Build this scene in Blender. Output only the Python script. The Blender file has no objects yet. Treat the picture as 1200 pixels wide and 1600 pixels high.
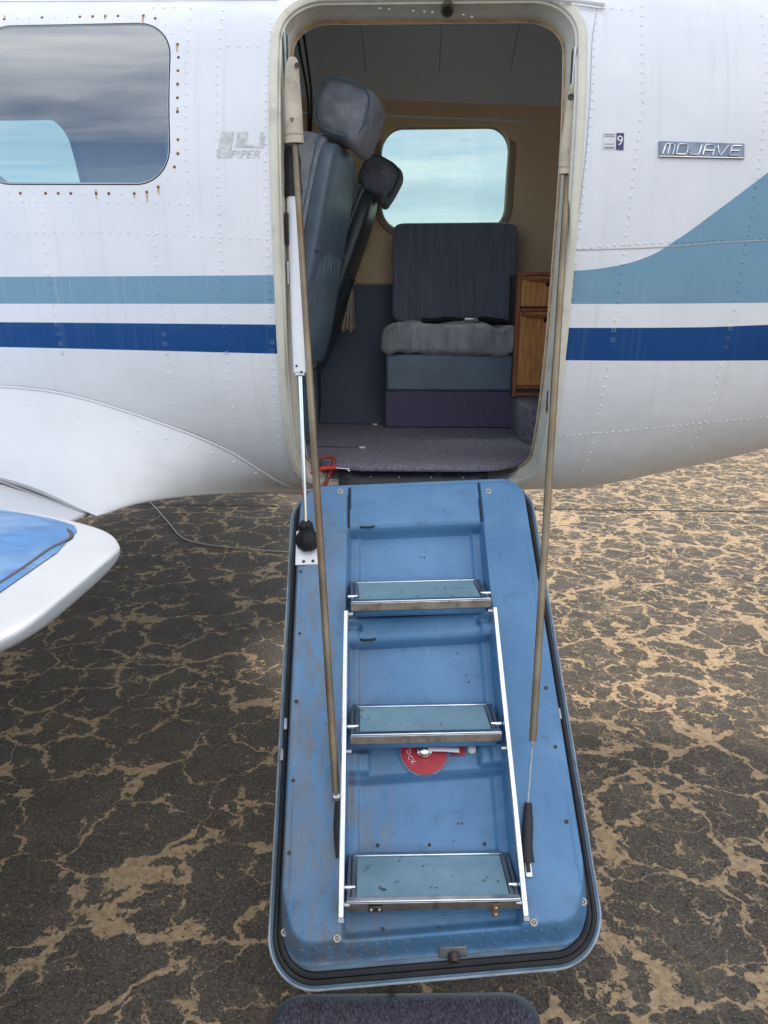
import bpy, bmesh, math, random
import numpy as np
from mathutils import Vector, Matrix, Euler
random.seed(7)
R = math.radians
scene = bpy.context.scene
col = scene.collection

# ------------------------------------------------------------------ camera
F = 1150.0                      # focal length in photograph pixels (1200 x 1600)
CAM_H, PITCH, YAW = 1.6, R(16), R(2.5)
cd = bpy.data.cameras.new('camera'); cam = bpy.data.objects.new('camera', cd); col.objects.link(cam)
cam.location = (0, 0, CAM_H); cam.rotation_euler = (R(90) - PITCH, 0, YAW)
cd.sensor_fit = 'VERTICAL'; cd.sensor_height = 24; cd.sensor_width = 18; cd.lens = 24 * F / 1600
cd.clip_start = 0.02; cd.clip_end = 3000
scene.camera = cam

# ------------------------------------------------------------------ sky and sun
SUN_EL, SUN_AZ = R(60), R(-14)      # sun stands behind the airplane
wd = bpy.data.worlds.new('World'); scene.world = wd; wd.use_nodes = True
nt = wd.node_tree; nt.nodes.clear()
def N(t, typ, **kw):
    n = t.nodes.new(typ)
    for k, v in kw.items(): setattr(n, k, v)
    return n
def L(t, a, b): t.links.new(a, b)
sky = N(nt, 'ShaderNodeTexSky'); sky.sky_type = 'NISHITA'; sky.sun_disc = False
sky.sun_elevation = SUN_EL; sky.sun_rotation = SUN_AZ; sky.dust_density = 0.4; sky.air_density = 1.0; sky.ozone_density = 1.0
tc = N(nt, 'ShaderNodeTexCoord'); sp = N(nt, 'ShaderNodeSeparateXYZ'); L(nt, tc.outputs['Generated'], sp.inputs[0])
def mth(t, op, a, b=None, c=None, clamp=False):
    n = N(t, 'ShaderNodeMath', operation=op); n.use_clamp = clamp
    for i, v in enumerate((a, b, c)):
        if v is None: continue
        if isinstance(v, (int, float)): n.inputs[i].default_value = v
        else: L(t, v, n.inputs[i])
    return n.outputs[0]
zz = mth(nt, 'ADD', mth(nt, 'MAXIMUM', sp.outputs[2], 0.0), 0.13)
cb = N(nt, 'ShaderNodeCombineXYZ')
L(nt, mth(nt, 'MULTIPLY', mth(nt, 'DIVIDE', sp.outputs[0], zz), .5), cb.inputs[0]); L(nt, mth(nt, 'DIVIDE', sp.outputs[1], zz), cb.inputs[1])
cn = N(nt, 'ShaderNodeTexNoise'); cn.inputs['Scale'].default_value = 0.85; cn.inputs['Detail'].default_value = 9; cn.inputs['Roughness'].default_value = 0.58; cn.inputs['Distortion'].default_value = 0.35
L(nt, cb.outputs[0], cn.inputs['Vector'])
cr = N(nt, 'ShaderNodeValToRGB'); cr.color_ramp.elements[0].position = 0.40; cr.color_ramp.elements[1].position = 0.68
L(nt, cn.outputs['Fac'], cr.inputs[0])
mixc = N(nt, 'ShaderNodeMix', data_type='RGBA'); L(nt, cr.outputs['Color'], mixc.inputs[0])
cn2 = N(nt, 'ShaderNodeTexNoise'); cn2.inputs['Scale'].default_value = 0.55; cn2.inputs['Detail'].default_value = 5; cn2.inputs['Roughness'].default_value = 0.6
L(nt, cb.outputs[0], cn2.inputs['Vector'])
cr2 = N(nt, 'ShaderNodeValToRGB'); cr2.color_ramp.elements[0].position = 0.34; cr2.color_ramp.elements[1].position = 0.68
cr2.color_ramp.elements[0].color = (.36, .39, .44, 1); cr2.color_ramp.elements[1].color = (1, 1, 1, 1)
L(nt, cn2.outputs['Fac'], cr2.inputs[0])
cm = N(nt, 'ShaderNodeMix', data_type='RGBA', blend_type='MULTIPLY'); cm.inputs[0].default_value = 1; L(nt, cr2.outputs[0], cm.inputs[6]); cm.inputs[7].default_value = (13.6, 13.2, 12.7, 1)
L(nt, sky.outputs[0], mixc.inputs[6]); L(nt, cm.outputs[2], mixc.inputs[7])
bg = N(nt, 'ShaderNodeBackground'); bg.inputs['Strength'].default_value = 0.125
L(nt, mixc.outputs[2], bg.inputs['Color'])
wo = N(nt, 'ShaderNodeOutputWorld'); L(nt, bg.outputs[0], wo.inputs['Surface'])

sd = bpy.data.lights.new('sun', 'SUN'); sd.energy = 1.9; sd.angle = R(13); sd.color = (1.0, 0.955, 0.88)
so = bpy.data.objects.new('sun', sd); col.objects.link(so)
sdir = Vector((math.sin(SUN_AZ) * math.cos(SUN_EL), math.cos(SUN_AZ) * math.cos(SUN_EL), math.sin(SUN_EL)))
so.rotation_euler = sdir.to_track_quat('Z', 'Y').to_euler(); so.location = sdir * 20

scene.render.engine = 'CYCLES'
scene.view_settings.view_transform = 'Standard'; scene.view_settings.look = 'None'
scene.view_settings.gamma = 1; scene.view_settings.use_curve_mapping = False
scene.view_settings.exposure = 0.92
scene.cycles.max_bounces = 10; scene.cycles.diffuse_bounces = 5; scene.cycles.transparent_max_bounces = 12

# ------------------------------------------------------------------ pixels to directions
CO = np.array([0, 0, CAM_H])
def ray(x, y):
    dx, dy = (x - 600) / F, (800 - y) / F
    a = math.pi / 2 - PITCH
    p, q = dy * math.cos(a) + math.sin(a), dy * math.sin(a) - math.cos(a)
    c, s = math.cos(YAW), math.sin(YAW)
    return np.array([c * dx - s * p, s * dx + c * p, q])
def on_y(x, y, Y): r = ray(x, y); return CO + r * (Y / r[1])
def on_z(x, y, Z): r = ray(x, y); return CO + r * ((Z - CAM_H) / r[2])

# ------------------------------------------------------------------ mesh helpers
def V3(p): return np.array(p, dtype=float)
def rotm(rx=0, ry=0, rz=0): return np.array(Euler((R(rx), R(ry), R(rz))).to_matrix())
class MB:
    def __init__(s): s.v = []; s.f = []; s.m = []; s.keep = False
    def add(s, vs, fs, mi=0):
        o = len(s.v); s.v += [tuple(map(float, p)) for p in vs]
        s.f += [tuple(o + i for i in f) for f in fs]; s.m += [mi] * len(fs); return s
    def box(s, c, d, M=None, mi=0):
        c = V3(c); pts = []
        for x in (-.5, .5):
            for y in (-.5, .5):
                for z in (-.5, .5):
                    p = V3((x * d[0], y * d[1], z * d[2]))
                    pts.append(c + (M @ p if M is not None else p))
        return s.add(pts, [(0, 1, 3, 2), (4, 6, 7, 5), (0, 4, 5, 1), (2, 3, 7, 6), (0, 2, 6, 4), (1, 5, 7, 3)], mi)
    def loft(s, rings, closed=True, cap=True, mi=0):
        n = len(rings[0]); vs = [p for r in rings for p in r]; fs = []
        for i in range(len(rings) - 1):
            for j in range(n if closed else n - 1):
                k = (j + 1) % n
                fs.append((i * n + j, i * n + k, (i + 1) * n + k, (i + 1) * n + j))
        if cap and closed:
            fs.append(tuple(reversed(range(n)))); fs.append(tuple((len(rings) - 1) * n + j for j in range(n)))
        return s.add(vs, fs, mi)
    def tube(s, pts, r, seg=10, cap=True, flat=1.0, mi=0):
        pts = [V3(p) for p in pts]; n = len(pts)
        rr = r if isinstance(r, (list, tuple)) else [r] * n
        t0 = pts[1] - pts[0]; t0 /= np.linalg.norm(t0)
        a = V3((0, 0, 1)) if abs(t0[2]) < .9 else V3((1, 0, 0))
        u = np.cross(t0, a); u /= np.linalg.norm(u); rings = []
        for i in range(n):
            t = pts[min(i + 1, n - 1)] - pts[max(i - 1, 0)]; t /= np.linalg.norm(t)
            u = u - t * np.dot(u, t); u /= np.linalg.norm(u); w = np.cross(t, u)
            rings.append([pts[i] + rr[i] * (math.cos(2 * math.pi * k / seg) * u + flat * math.sin(2 * math.pi * k / seg) * w) for k in range(seg)])
        return s.loft(rings, True, cap, mi)
    def cyl(s, a, b, r, seg=20, mi=0): return s.tube([a, b], r, seg, mi=mi)
    def lathe(s, c, axis, prof, seg=20, mi=0):          # prof: (radius, height)
        c = V3(c); t = V3(axis); t /= np.linalg.norm(t)
        a = V3((0, 0, 1)) if abs(t[2]) < .9 else V3((1, 0, 0))
        u = np.cross(t, a); u /= np.linalg.norm(u); w = np.cross(t, u)
        rings = [[c + t * h + max(r, 1e-5) * (math.cos(2 * math.pi * k / seg) * u + math.sin(2 * math.pi * k / seg) * w) for k in range(seg)] for r, h in prof]
        return s.loft(rings, True, True, mi)
    def sq(s, c, h, M=None, e=.35, e2=.35, nu=40, nv=24, fn=None, mi=0):   # superellipsoid cushion
        def sp(a, p): return math.copysign(abs(a) ** p, a)
        rings = []
        for i in range(nv + 1):
            v = -math.pi / 2 + math.pi * i / nv
            v = max(-1.5533, min(1.5533, v)); ring = []
            for j in range(nu):
                u = 2 * math.pi * j / nu
                p = V3((h[0] * sp(math.cos(v), e) * sp(math.cos(u), e2), h[1] * sp(math.cos(v), e) * sp(math.sin(u), e2), h[2] * sp(math.sin(v), e)))
                if fn: p = V3(fn(p))
                ring.append(V3(c) + (M @ p if M is not None else p))
            rings.append(ring)
        return s.loft(rings, True, True, mi)
    def grid(s, P, mi=0):                       # P[i][j] points
        n = len(P[0]); fs = [(i * n + j, i * n + j + 1, (i + 1) * n + j + 1, (i + 1) * n + j) for i in range(len(P) - 1) for j in range(n - 1)]
        return s.add([p for r in P for p in r], fs, mi)
    def mesh(s, name, mats, smooth=35):
        me = bpy.data.meshes.new(name); me.from_pydata(s.v, [], s.f); me.validate(); me.update()
        for m in (mats if isinstance(mats, (list, tuple)) else [mats]): me.materials.append(m)
        if len(me.polygons) == len(s.m): me.polygons.foreach_set('material_index', s.m)
        if not s.keep:
            bm = bmesh.new(); bm.from_mesh(me); bmesh.ops.recalc_face_normals(bm, faces=bm.faces); bm.to_mesh(me); bm.free()
        if smooth:
            me.polygons.foreach_set('use_smooth', [True] * len(me.polygons)); me.set_sharp_from_angle(angle=R(smooth))
        return me
    def build(s, name, mats, parent=None, bevel=0, smooth=35, org=None, solid=0, sub=0, seg=2):
        if org is not None: s.v = [(p[0] - org[0], p[1] - org[1], p[2] - org[2]) for p in s.v]
        o = link(name, s.mesh(name, mats, smooth), parent)
        if org is not None: o.location = org
        if solid:
            m = o.modifiers.new('solid', 'SOLIDIFY'); m.thickness = solid; m.offset = 0
        if bevel:
            m = o.modifiers.new('bevel', 'BEVEL'); m.width = bevel; m.segments = seg; m.limit_method = 'ANGLE'; m.angle_limit = R(40)
        if sub:
            m = o.modifiers.new('sub', 'SUBSURF'); m.levels = sub; m.render_levels = sub
        return o
def setparent(o, parent):
    if parent is None: return
    o.parent = parent
    if parent.type == 'EMPTY': o.matrix_parent_inverse = Matrix.Translation(-Vector(parent.location))
def link(name, me, parent=None):
    o = bpy.data.objects.new(name, me); col.objects.link(o); setparent(o, parent); return o
def tag(o, label, cat=None, group=None, kind=None):
    if label: o['label'] = label
    if cat: o['category'] = cat
    if group: o['group'] = group
    if kind: o['kind'] = kind
    return o
def empty(name, loc, label, cat, group=None):
    o = bpy.data.objects.new(name, None); o.empty_display_size = .1; col.objects.link(o); o.location = loc
    return tag(o, label, cat, group)
def place(name, me, parent, p, axis=None, spin=0, sc=1):      # shared-mesh copy, local Z along axis
    o = link(name, me, parent)
    q = Vector(axis).to_track_quat('Z', 'Y') if axis is not None else Euler((0, 0, 0)).to_quaternion()
    o.matrix_basis = Matrix.Translation(Vector(p)) @ q.to_matrix().to_4x4() @ Matrix.Rotation(spin, 4, 'Z') @ Matrix.Scale(sc, 4)
    return o
def sm(a, b, x):
    t = np.clip((x - a) / (b - a), 0, 1); return t * t * (3 - 2 * t)
def spline(pts, n=12):                          # Catmull-Rom through points
    P = [V3(p) for p in pts]; P = [2 * P[0] - P[1]] + P + [2 * P[-1] - P[-2]]; out = []
    for i in range(1, len(P) - 2):
        for k in range(n):
            t = k / n
            out.append(.5 * ((2 * P[i]) + (-P[i - 1] + P[i + 1]) * t + (2 * P[i - 1] - 5 * P[i] + 4 * P[i + 1] - P[i + 2]) * t * t + (-P[i - 1] + 3 * P[i] - 3 * P[i + 1] + P[i + 2]) * t ** 3))
    out.append(P[-2]); return out

# ------------------------------------------------------------------ materials
def newmat(name):
    m = bpy.data.materials.new(name); m.use_nodes = True
    t = m.node_tree; b = t.nodes['Principled BSDF']; return m, t, b
def noise(t, vec, scale, detail=4, rough=.55, dist=0):
    n = N(t, 'ShaderNodeTexNoise'); n.inputs['Scale'].default_value = scale; n.inputs['Detail'].default_value = detail
    n.inputs['Roughness'].default_value = rough; n.inputs['Distortion'].default_value = dist
    L(t, vec, n.inputs['Vector']); return n.outputs['Fac']
def ramp(t, fac, a, b, inv=False):
    n = N(t, 'ShaderNodeMapRange'); n.interpolation_type = 'SMOOTHSTEP'
    n.inputs['From Min'].default_value = a; n.inputs['From Max'].default_value = b
    if inv: n.inputs['To Min'].default_value = 1; n.inputs['To Max'].default_value = 0
    L(t, fac, n.inputs['Value']); return n.outputs[0]
def mixrgb(t, fac, a, b, mode='MIX'):
    n = N(t, 'ShaderNodeMix', data_type='RGBA', blend_type=mode)
    for i, v in ((0, fac), (6, a), (7, b)):
        if isinstance(v, (int, float)): n.inputs[i].default_value = v
        elif isinstance(v, tuple): n.inputs[i].default_value = (*v[:3], 1)
        else: L(t, v, n.inputs[i])
    return n.outputs[2]
def ocoord(t, scale=None):
    c = N(t, 'ShaderNodeTexCoord').outputs['Object']
    if scale:
        m = N(t, 'ShaderNodeMapping'); m.inputs['Scale'].default_value = scale; L(t, c, m.inputs['Vector']); c = m.outputs[0]
    return c
def bumpn(t, b, h, strength, dist):
    n = N(t, 'ShaderNodeBump'); n.inputs['Strength'].default_value = strength; n.inputs['Distance'].default_value = dist
    L(t, h, n.inputs['Height']); L(t, n.outputs[0], b.inputs['Normal'])
def mat(name, c, rough=.5, metal=0., var=.12, vs=7, bump=0, bs=300, bd=.002, dirt=None, stretch=None, sheen=0, coat=0, rvar=.1):
    m, t, b = newmat(name); vec = ocoord(t, stretch)
    n1 = noise(t, vec, vs, 4, .6)
    lo = tuple(x * (1 - var) for x in c); hi = tuple(min(1, x * (1 + var)) for x in c)
    k = mixrgb(t, ramp(t, n1, .3, .7), lo, hi)
    if dirt:                                    # (colour, amount, scale)
        d = noise(t, ocoord(t), dirt[2], 5, .68)
        k = mixrgb(t, mth(t, 'MULTIPLY', ramp(t, d, .5, .72), dirt[1]), k, dirt[0])
    L(t, k, b.inputs['Base Color'])
    n2 = noise(t, ocoord(t), vs * 2.3, 2)
    L(t, mth(t, 'ADD', mth(t, 'MULTIPLY', n2, 2 * rvar), rough - rvar, clamp=True), b.inputs['Roughness'])
    b.inputs['Metallic'].default_value = metal
    if sheen: b.inputs['Sheen Weight'].default_value = sheen
    if coat: b.inputs['Coat Weight'].default_value = coat; b.inputs['Coat Roughness'].default_value = .1
    if bump: bumpn(t, b, noise(t, vec, bs, 3), bump, bd)
    return m

WHITE = (.76, .77, .79)
def livery():
    m, t, b = newmat('aircraft_paint'); co = ocoord(t)
    s = N(t, 'ShaderNodeSeparateXYZ'); L(t, co, s.inputs[0]); x, z = s.outputs[0], s.outputs[2]
    def curve(pts):                             # z threshold as a function of x (-3..3 -> 1.2..2.4)
        n = N(t, 'ShaderNodeFloatCurve'); c = n.mapping.curves[0]
        P = [((a + 3) / 6, (v - 1.2) / 1.2) for a, v in pts]
        while len(c.points) < len(P): c.points.new(.5, .5)
        for q, p in zip(c.points, P): q.location = p; q.handle_type = 'AUTO_CLAMPED'
        n.mapping.update(); L(t, mth(t, 'MULTIPLY_ADD', x, 1 / 6, .5, clamp=True), n.inputs['Value'])
        return mth(t, 'MULTIPLY_ADD', n.outputs[0], 1.2, 1.2)
    def band(lo, hi): return mth(t, 'MULTIPLY', mth(t, 'GREATER_THAN', z, lo), mth(t, 'LESS_THAN', z, hi))
    lt = curve([(-3, 1.655), (-1.2, 1.661), (-.37, 1.665), (.4, 1.674), (.50, 1.685), (.58, 1.707), (.65, 1.747), (.745, 1.816), (.83, 1.88), (.896, 1.931), (1.1, 2.1), (1.4, 2.32), (3, 2.4)])
    lb = curve([(-3, 1.594), (.4, 1.5925), (.9, 1.5955), (3, 1.62)])
    dt = curve([(-3, 1.55), (-1.2, 1.5453), (-.37, 1.5395), (.4, 1.5324), (.745, 1.534), (.896, 1.539), (3, 1.6)])
    db = curve([(-3, 1.498), (-1.2, 1.480), (-.37, 1.463), (.4, 1.4484), (.9, 1.447), (3, 1.48)])
    # wear
    big = noise(t, co, 2.2, 6, .6)
    st = noise(t, ocoord(t, (42, 3, 1.1)), 1.0, 6, .62)
    st2 = noise(t, ocoord(t, (95, 3, 1.6)), 1.0, 3, .5)
    streak = mth(t, 'ADD', mth(t, 'MULTIPLY', ramp(t, st, .55, .78), .8), mth(t, 'MULTIPLY', ramp(t, st2, .60, .78), .5), clamp=True)
    white = mixrgb(t, ramp(t, big, .3, .7), (.70, .715, .75), (.79, .795, .81))
    white = mixrgb(t, mth(t, 'MULTIPLY', ramp(t, st, .30, .46, True), .22), white, (.52, .53, .50))
    lowz = ramp(t, z, 1.55, 1.25, False) if False else ramp(t, mth(t, 'MULTIPLY', z, -1), -1.62, -1.15)
    white = mixrgb(t, mth(t, 'MULTIPLY', lowz, mth(t, 'MULTIPLY_ADD', st, .45, .08)), white, (.66, .655, .61))   # white turns warmer and greyer, in streaks, down the lower skin
    lbl = mixrgb(t, mth(t, 'MULTIPLY', streak, .45), (.165, .310, .425), (.44, .53, .58))
    lbl = mixrgb(t, mth(t, 'MULTIPLY', ramp(t, big, .45, .75), .35), lbl, (.19, .345, .46))
    dbl = mixrgb(t, mth(t, 'MULTIPLY', streak, .30), (.002, .056, .205), (.16, .26, .37))
    k = mixrgb(t, band(lb, lt), white, lbl); k = mixrgb(t, band(db, dt), k, dbl)
    L(t, k, b.inputs['Base Color'])
    L(t, mth(t, 'MULTIPLY_ADD', big, .25, .22), b.inputs['Roughness'])
    b.inputs['Specular IOR Level'].default_value = .3
    bumpn(t, b, mth(t, 'ADD', noise(t, co, 5.5, 2, .5), mth(t, 'MULTIPLY', noise(t, co, 160, 2), .004)), .55, .014)
    return m
M_SKIN = livery()
M_WHITE = mat('white_paint', (.71, .715, .725), .32, var=.05, vs=3, dirt=((.5, .5, .46), .25, 5))
M_NACELLE = mat('dull_white_paint', (.43, .435, .44), .30, var=.05, vs=3, dirt=((.36, .36, .335), .35, 6))
M_BLUE_TOP = mat('sun_bleached_blue_paint', (.045, .145, .33), .3, var=.22, vs=9, dirt=((.17, .28, .43), .6, 7), stretch=(1, 4, 1))
M_CREAM = mat('cream_frame_paint', (.66, .635, .53), .45, var=.08, vs=9, dirt=((.36, .32, .24), .55, 9), bump=.15, bs=40)
M_SEAM = mat('seam_grey', (.40, .40, .40), .8)  # plain grey for skin and headliner joints and the slot strip
M_TAN_EDGE = mat('tan_seal', (.42, .27, .15), .8, var=.25, vs=30)
M_BLACK = mat('black_rubber', (.012, .012, .014), .55, var=.3, vs=25, bump=.3, bs=60)
M_SILL = mat('black_sill_rubber', (.014, .015, .020), .5, var=.3, vs=20, dirt=((.08, .075, .07), .5, 25), stretch=(.3, 1, 1))
M_RUST = mat('rust', (.20, .085, .03), .9, var=.4, vs=60)
M_STAIN = mat('rust_stain', (.52, .38, .20), .7, var=.2, vs=90)
M_STEEL = mat('dull_steel', (.52, .52, .52), .32, 1, var=.2, vs=20, dirt=((.10, .09, .07), .6, 30))
M_CHROME = mat('polished_aluminium', (.74, .77, .81), .18, 1, var=.10, vs=12, dirt=((.30, .28, .25), .45, 24), rvar=.06)
M_DARKSTEEL = mat('dark_step_frame', (.30, .33, .36), .40, .85, var=.25, vs=16, dirt=((.05, .05, .045), .6, 18))
M_BRASS = mat('corroded_brass_rod', (.235, .185, .12), .45, .6, var=.30, vs=5, dirt=((.20, .11, .05), .85, 4))
M_LEATHER = mat('cream_leather', (.50, .44, .34), .65, var=.16, vs=14, dirt=((.22, .17, .11), .6, 16), bump=.4, bs=90)
M_WHITE_TUBE = mat('white_tube', (.82, .82, .84), .25, var=.04)
M_RED_HOSE = mat('red_hose', (.48, .022, .022), .4, var=.25, vs=14, dirt=((.16, .04, .03), .6, 10))
M_SEAT_GREY = mat('grey_velour', (.29, .30, .35), .9, var=.22, vs=28, bump=.5, bs=420, sheen=.25)
M_SEAT_TEAL = mat('teal_vinyl', (.135, .19, .245), .42, var=.15, vs=8, bump=.15, bs=220)
M_SEAT_DARK = mat('dark_slate_velour', (.165, .18, .225), .9, var=.28, vs=22, bump=.5, bs=420, sheen=.2)
M_SEAT_DKVINYL = mat('dark_vinyl', (.045, .055, .068), .4, var=.15, vs=8)
M_BLANKET = mat('grey_plush', (.33, .335, .35), .95, var=.28, vs=30, bump=.7, bs=260, sheen=.3, stretch=(1, 1, .25))
M_CARPET = mat('purple_grey_carpet', (.20, .18, .24), .95, var=.35, vs=70, bump=.9, bs=620, bd=.004, dirt=((.15, .145, .17), .35, 6), sheen=.15)
M_CARPET_DK = mat('dark_purple_carpet', (.14, .12, .195), .95, var=.25, vs=120, bump=.9, bs=520, bd=.004)
M_WALLCARPET = mat('dark_blue_wall_carpet', (.048, .060, .085), .95, var=.2, vs=60, bump=.5, bs=500)
M_WOOD = mat('oak_veneer', (.68, .30, .095), .38, var=.30, vs=9, stretch=(16, 16, 1.2), bump=.08, bs=30)
M_WOODDK = mat('mahogany_trim', (.36, .13, .05), .35, var=.25, vs=8, stretch=(10, 10, 1.5))
M_WOODSIDE = mat('dark_cabinet_side', (.075, .055, .045), .5, var=.2)
M_RED = mat('red_placard', (.45, .012, .03), .4, var=.12, vs=30, dirt=((.18, .03, .03), .5, 20))
M_LETTER = mat('white_lettering', (.75, .75, .75), .5, var=.05)
M_LOGO = mat('faded_grey_lettering', (.57, .575, .57), .6, var=.22, vs=60)
M_BADGE = mat('badge_grey', (.22, .25, .31), .35, .4, var=.2, vs=40)
M_NAVY = mat('navy_print', (.045, .05, .13), .5, var=.1)
M_STICKER = mat('white_sticker', (.68, .69, .71), .5, var=.05)
M_INK = mat('grey_ink', (.22, .23, .26), .6)
M_BELT = mat('black_belt', (.012, .012, .013), .7, var=.2, vs=50)
M_CLOTH = mat('beige_cloth', (.44, .37, .28), .9, var=.15, vs=30, bump=.3, bs=200)
M_CORD = mat('pale_cord', (.42, .39, .35), .8)
M_GEAR = mat('gear_grey', (.45, .46, .46), .45, .3)
M_WASHER = mat('pale_washer', (.62, .60, .56), .35, .5, var=.15, vs=50, dirt=((.25, .17, .1), .5, 60))
M_SCREWDK = mat('dark_screw', (.075, .065, .055), .5, .6, var=.3, vs=80)

def door_paint():
    m, t, b = newmat('worn_blue_door_paint'); co = ocoord(t)
    s = N(t, 'ShaderNodeSeparateXYZ'); L(t, co, s.inputs[0])
    n1 = noise(t, co, 3.2, 7, .62, .3); n2 = noise(t, co, 26, 7, .7); n3 = noise(t, ocoord(t, (9, 2.2, 2.2)), 5, 6, .65, .6)
    k = mixrgb(t, ramp(t, n1, .30, .70), (.066, .188, .360), (.112, .264, .455))
    # scuffed, greyed panel on the forward (wing) side
    side = ramp(t, mth(t, 'ADD', mth(t, 'MULTIPLY', s.outputs[0], -1), mth(t, 'MULTIPLY', s.outputs[2], -.25)), -.15, .07)
    k = mixrgb(t, mth(t, 'MULTIPLY', side, mth(t, 'MULTIPLY', ramp(t, n3, .34, .66), .9)), k, (.165, .19, .23))
    foot = ramp(t, mth(t, 'ADD', mth(t, 'MULTIPLY', s.outputs[2], -1), mth(t, 'MULTIPLY', n1, .5)), -.13, .16)
    k = mixrgb(t, mth(t, 'MULTIPLY', foot, mth(t, 'MULTIPLY', ramp(t, n2, .30, .62), .65)), k, (.055, .058, .060))
    k = mixrgb(t, mth(t, 'MULTIPLY', ramp(t, n2, .54, .74), .34), k, (.04, .065, .095))
    k = mixrgb(t, mth(t, 'MULTIPLY', ramp(t, noise(t, co, 11, 8, .75, .8), .60, .74), .35), k, (.26, .37, .47))
    sc = noise(t, ocoord(t, (70, 12, 12)), 3, 5, .6, 1.5)
    k = mixrgb(t, mth(t, 'MULTIPLY', ramp(t, sc, .655, .74), .6), k, (.36, .42, .46))
    chip = noise(t, co, 55, 3, .5)
    k = mixrgb(t, mth(t, 'MULTIPLY', ramp(t, chip, .745, .765), .8), k, (.03, .035, .04))
    L(t, k, b.inputs['Base Color'])
    L(t, mth(t, 'MULTIPLY_ADD', n2, .30, .30), b.inputs['Roughness'])
    bumpn(t, b, mth(t, 'ADD', noise(t, co, 7, 3), mth(t, 'MULTIPLY', noise(t, co, 240, 2), .03)), .25, .006)
    return m
M_DOOR = door_paint()
M_RIM = mat('blue_grey_rim_paint', (.11, .19, .26), .4, var=.25, vs=10, dirt=((.035, .035, .035), .6, 6))
M_RIMEDGE = mat('bare_rim_edge', (.30, .35, .39), .35, .3, var=.25, vs=18)

def tread_mat():
    m, t, b = newmat('teal_grip_tread'); co = ocoord(t)
    n = noise(t, co, 20, 8, .7)
    k = mixrgb(t, ramp(t, n, .3, .7), (.195, .34, .41), (.27, .43, .50))
    k = mixrgb(t, mth(t, 'MULTIPLY', ramp(t, noise(t, co, 46, 4, .6, .7), .63, .70), .85), k, (.02, .022, .022))
    k = mixrgb(t, mth(t, 'MULTIPLY', ramp(t, noise(t, co, 5, 6, .7), .48, .72), .4), k, (.06, .10, .11))
    w = N(t, 'ShaderNodeTexWave'); w.inputs['Scale'].default_value = 105; w.bands_direction = 'X'; L(t, co, w.inputs['Vector'])
    w2 = N(t, 'ShaderNodeTexWave'); w2.inputs['Scale'].default_value = 105; w2.bands_direction = 'Y'; L(t, co, w2.inputs['Vector'])
    hh = mth(t, 'MULTIPLY', w.outputs['Fac'], w2.outputs['Fac'])
    k = mixrgb(t, mth(t, 'MULTIPLY', hh, .30), k, (.09, .16, .18))
    L(t, k, b.inputs['Base Color']); b.inputs['Roughness'].default_value = .62
    bumpn(t, b, hh, .5, .002); return m
M_TREAD = tread_mat()

def glass(name, tint, refl):
    m, t, b = newmat(name); t.nodes.remove(b)
    tr = N(t, 'ShaderNodeBsdfTransparent'); tr.inputs[0].default_value = (*tint, 1)
    gl = N(t, 'ShaderNodeBsdfGlossy'); gl.inputs['Roughness'].default_value = .015; gl.inputs[0].default_value = (.92, .95, .97, 1)
    fr = N(t, 'ShaderNodeLayerWeight'); fr.inputs[0].default_value = .5
    mx = N(t, 'ShaderNodeMixShader')
    L(t, mth(t, 'ADD', mth(t, 'MULTIPLY', mth(t, 'POWER', fr.outputs['Facing'], 5), .6), refl, clamp=True), mx.inputs[0]); L(t, tr.outputs[0], mx.inputs[1]); L(t, gl.outputs[0], mx.inputs[2])
    L(t, mx.outputs[0], t.nodes['Material Output'].inputs['Surface']); return m
M_GLASS = glass('tinted_acrylic', (.34, .435, .425), .10)
M_GLASS_NEAR = glass('clear_acrylic', (.80, .91, .83), .32)

def liner_mat():
    m, t, b = newmat('cabin_lining'); co = ocoord(t)
    s = N(t, 'ShaderNodeSeparateXYZ'); L(t, co, s.inputs[0]); z = s.outputs[2]
    n = noise(t, co, 6, 6)
    zb = mth(t, 'MULTIPLY_ADD', s.outputs[0], -.035, 2.335)
    head = mixrgb(t, n, (.68, .68, .69), (.74, .74, .75))
    tan = mixrgb(t, ramp(t, n, .3, .7), (.68, .50, .31), (.75, .565, .365))
    low = mixrgb(t, noise(t, co, 70, 4), (.085, .105, .14), (.15, .175, .22))
    k = mixrgb(t, mth(t, 'LESS_THAN', z, zb), head, tan); k = mixrgb(t, mth(t, 'LESS_THAN', z, 1.665), k, low)
    L(t, k, b.inputs['Base Color']); b.inputs['Roughness'].default_value = .7
    bumpn(t, b, noise(t, co, 300, 3), .3, .002); return m
M_LINER = liner_mat()

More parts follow.
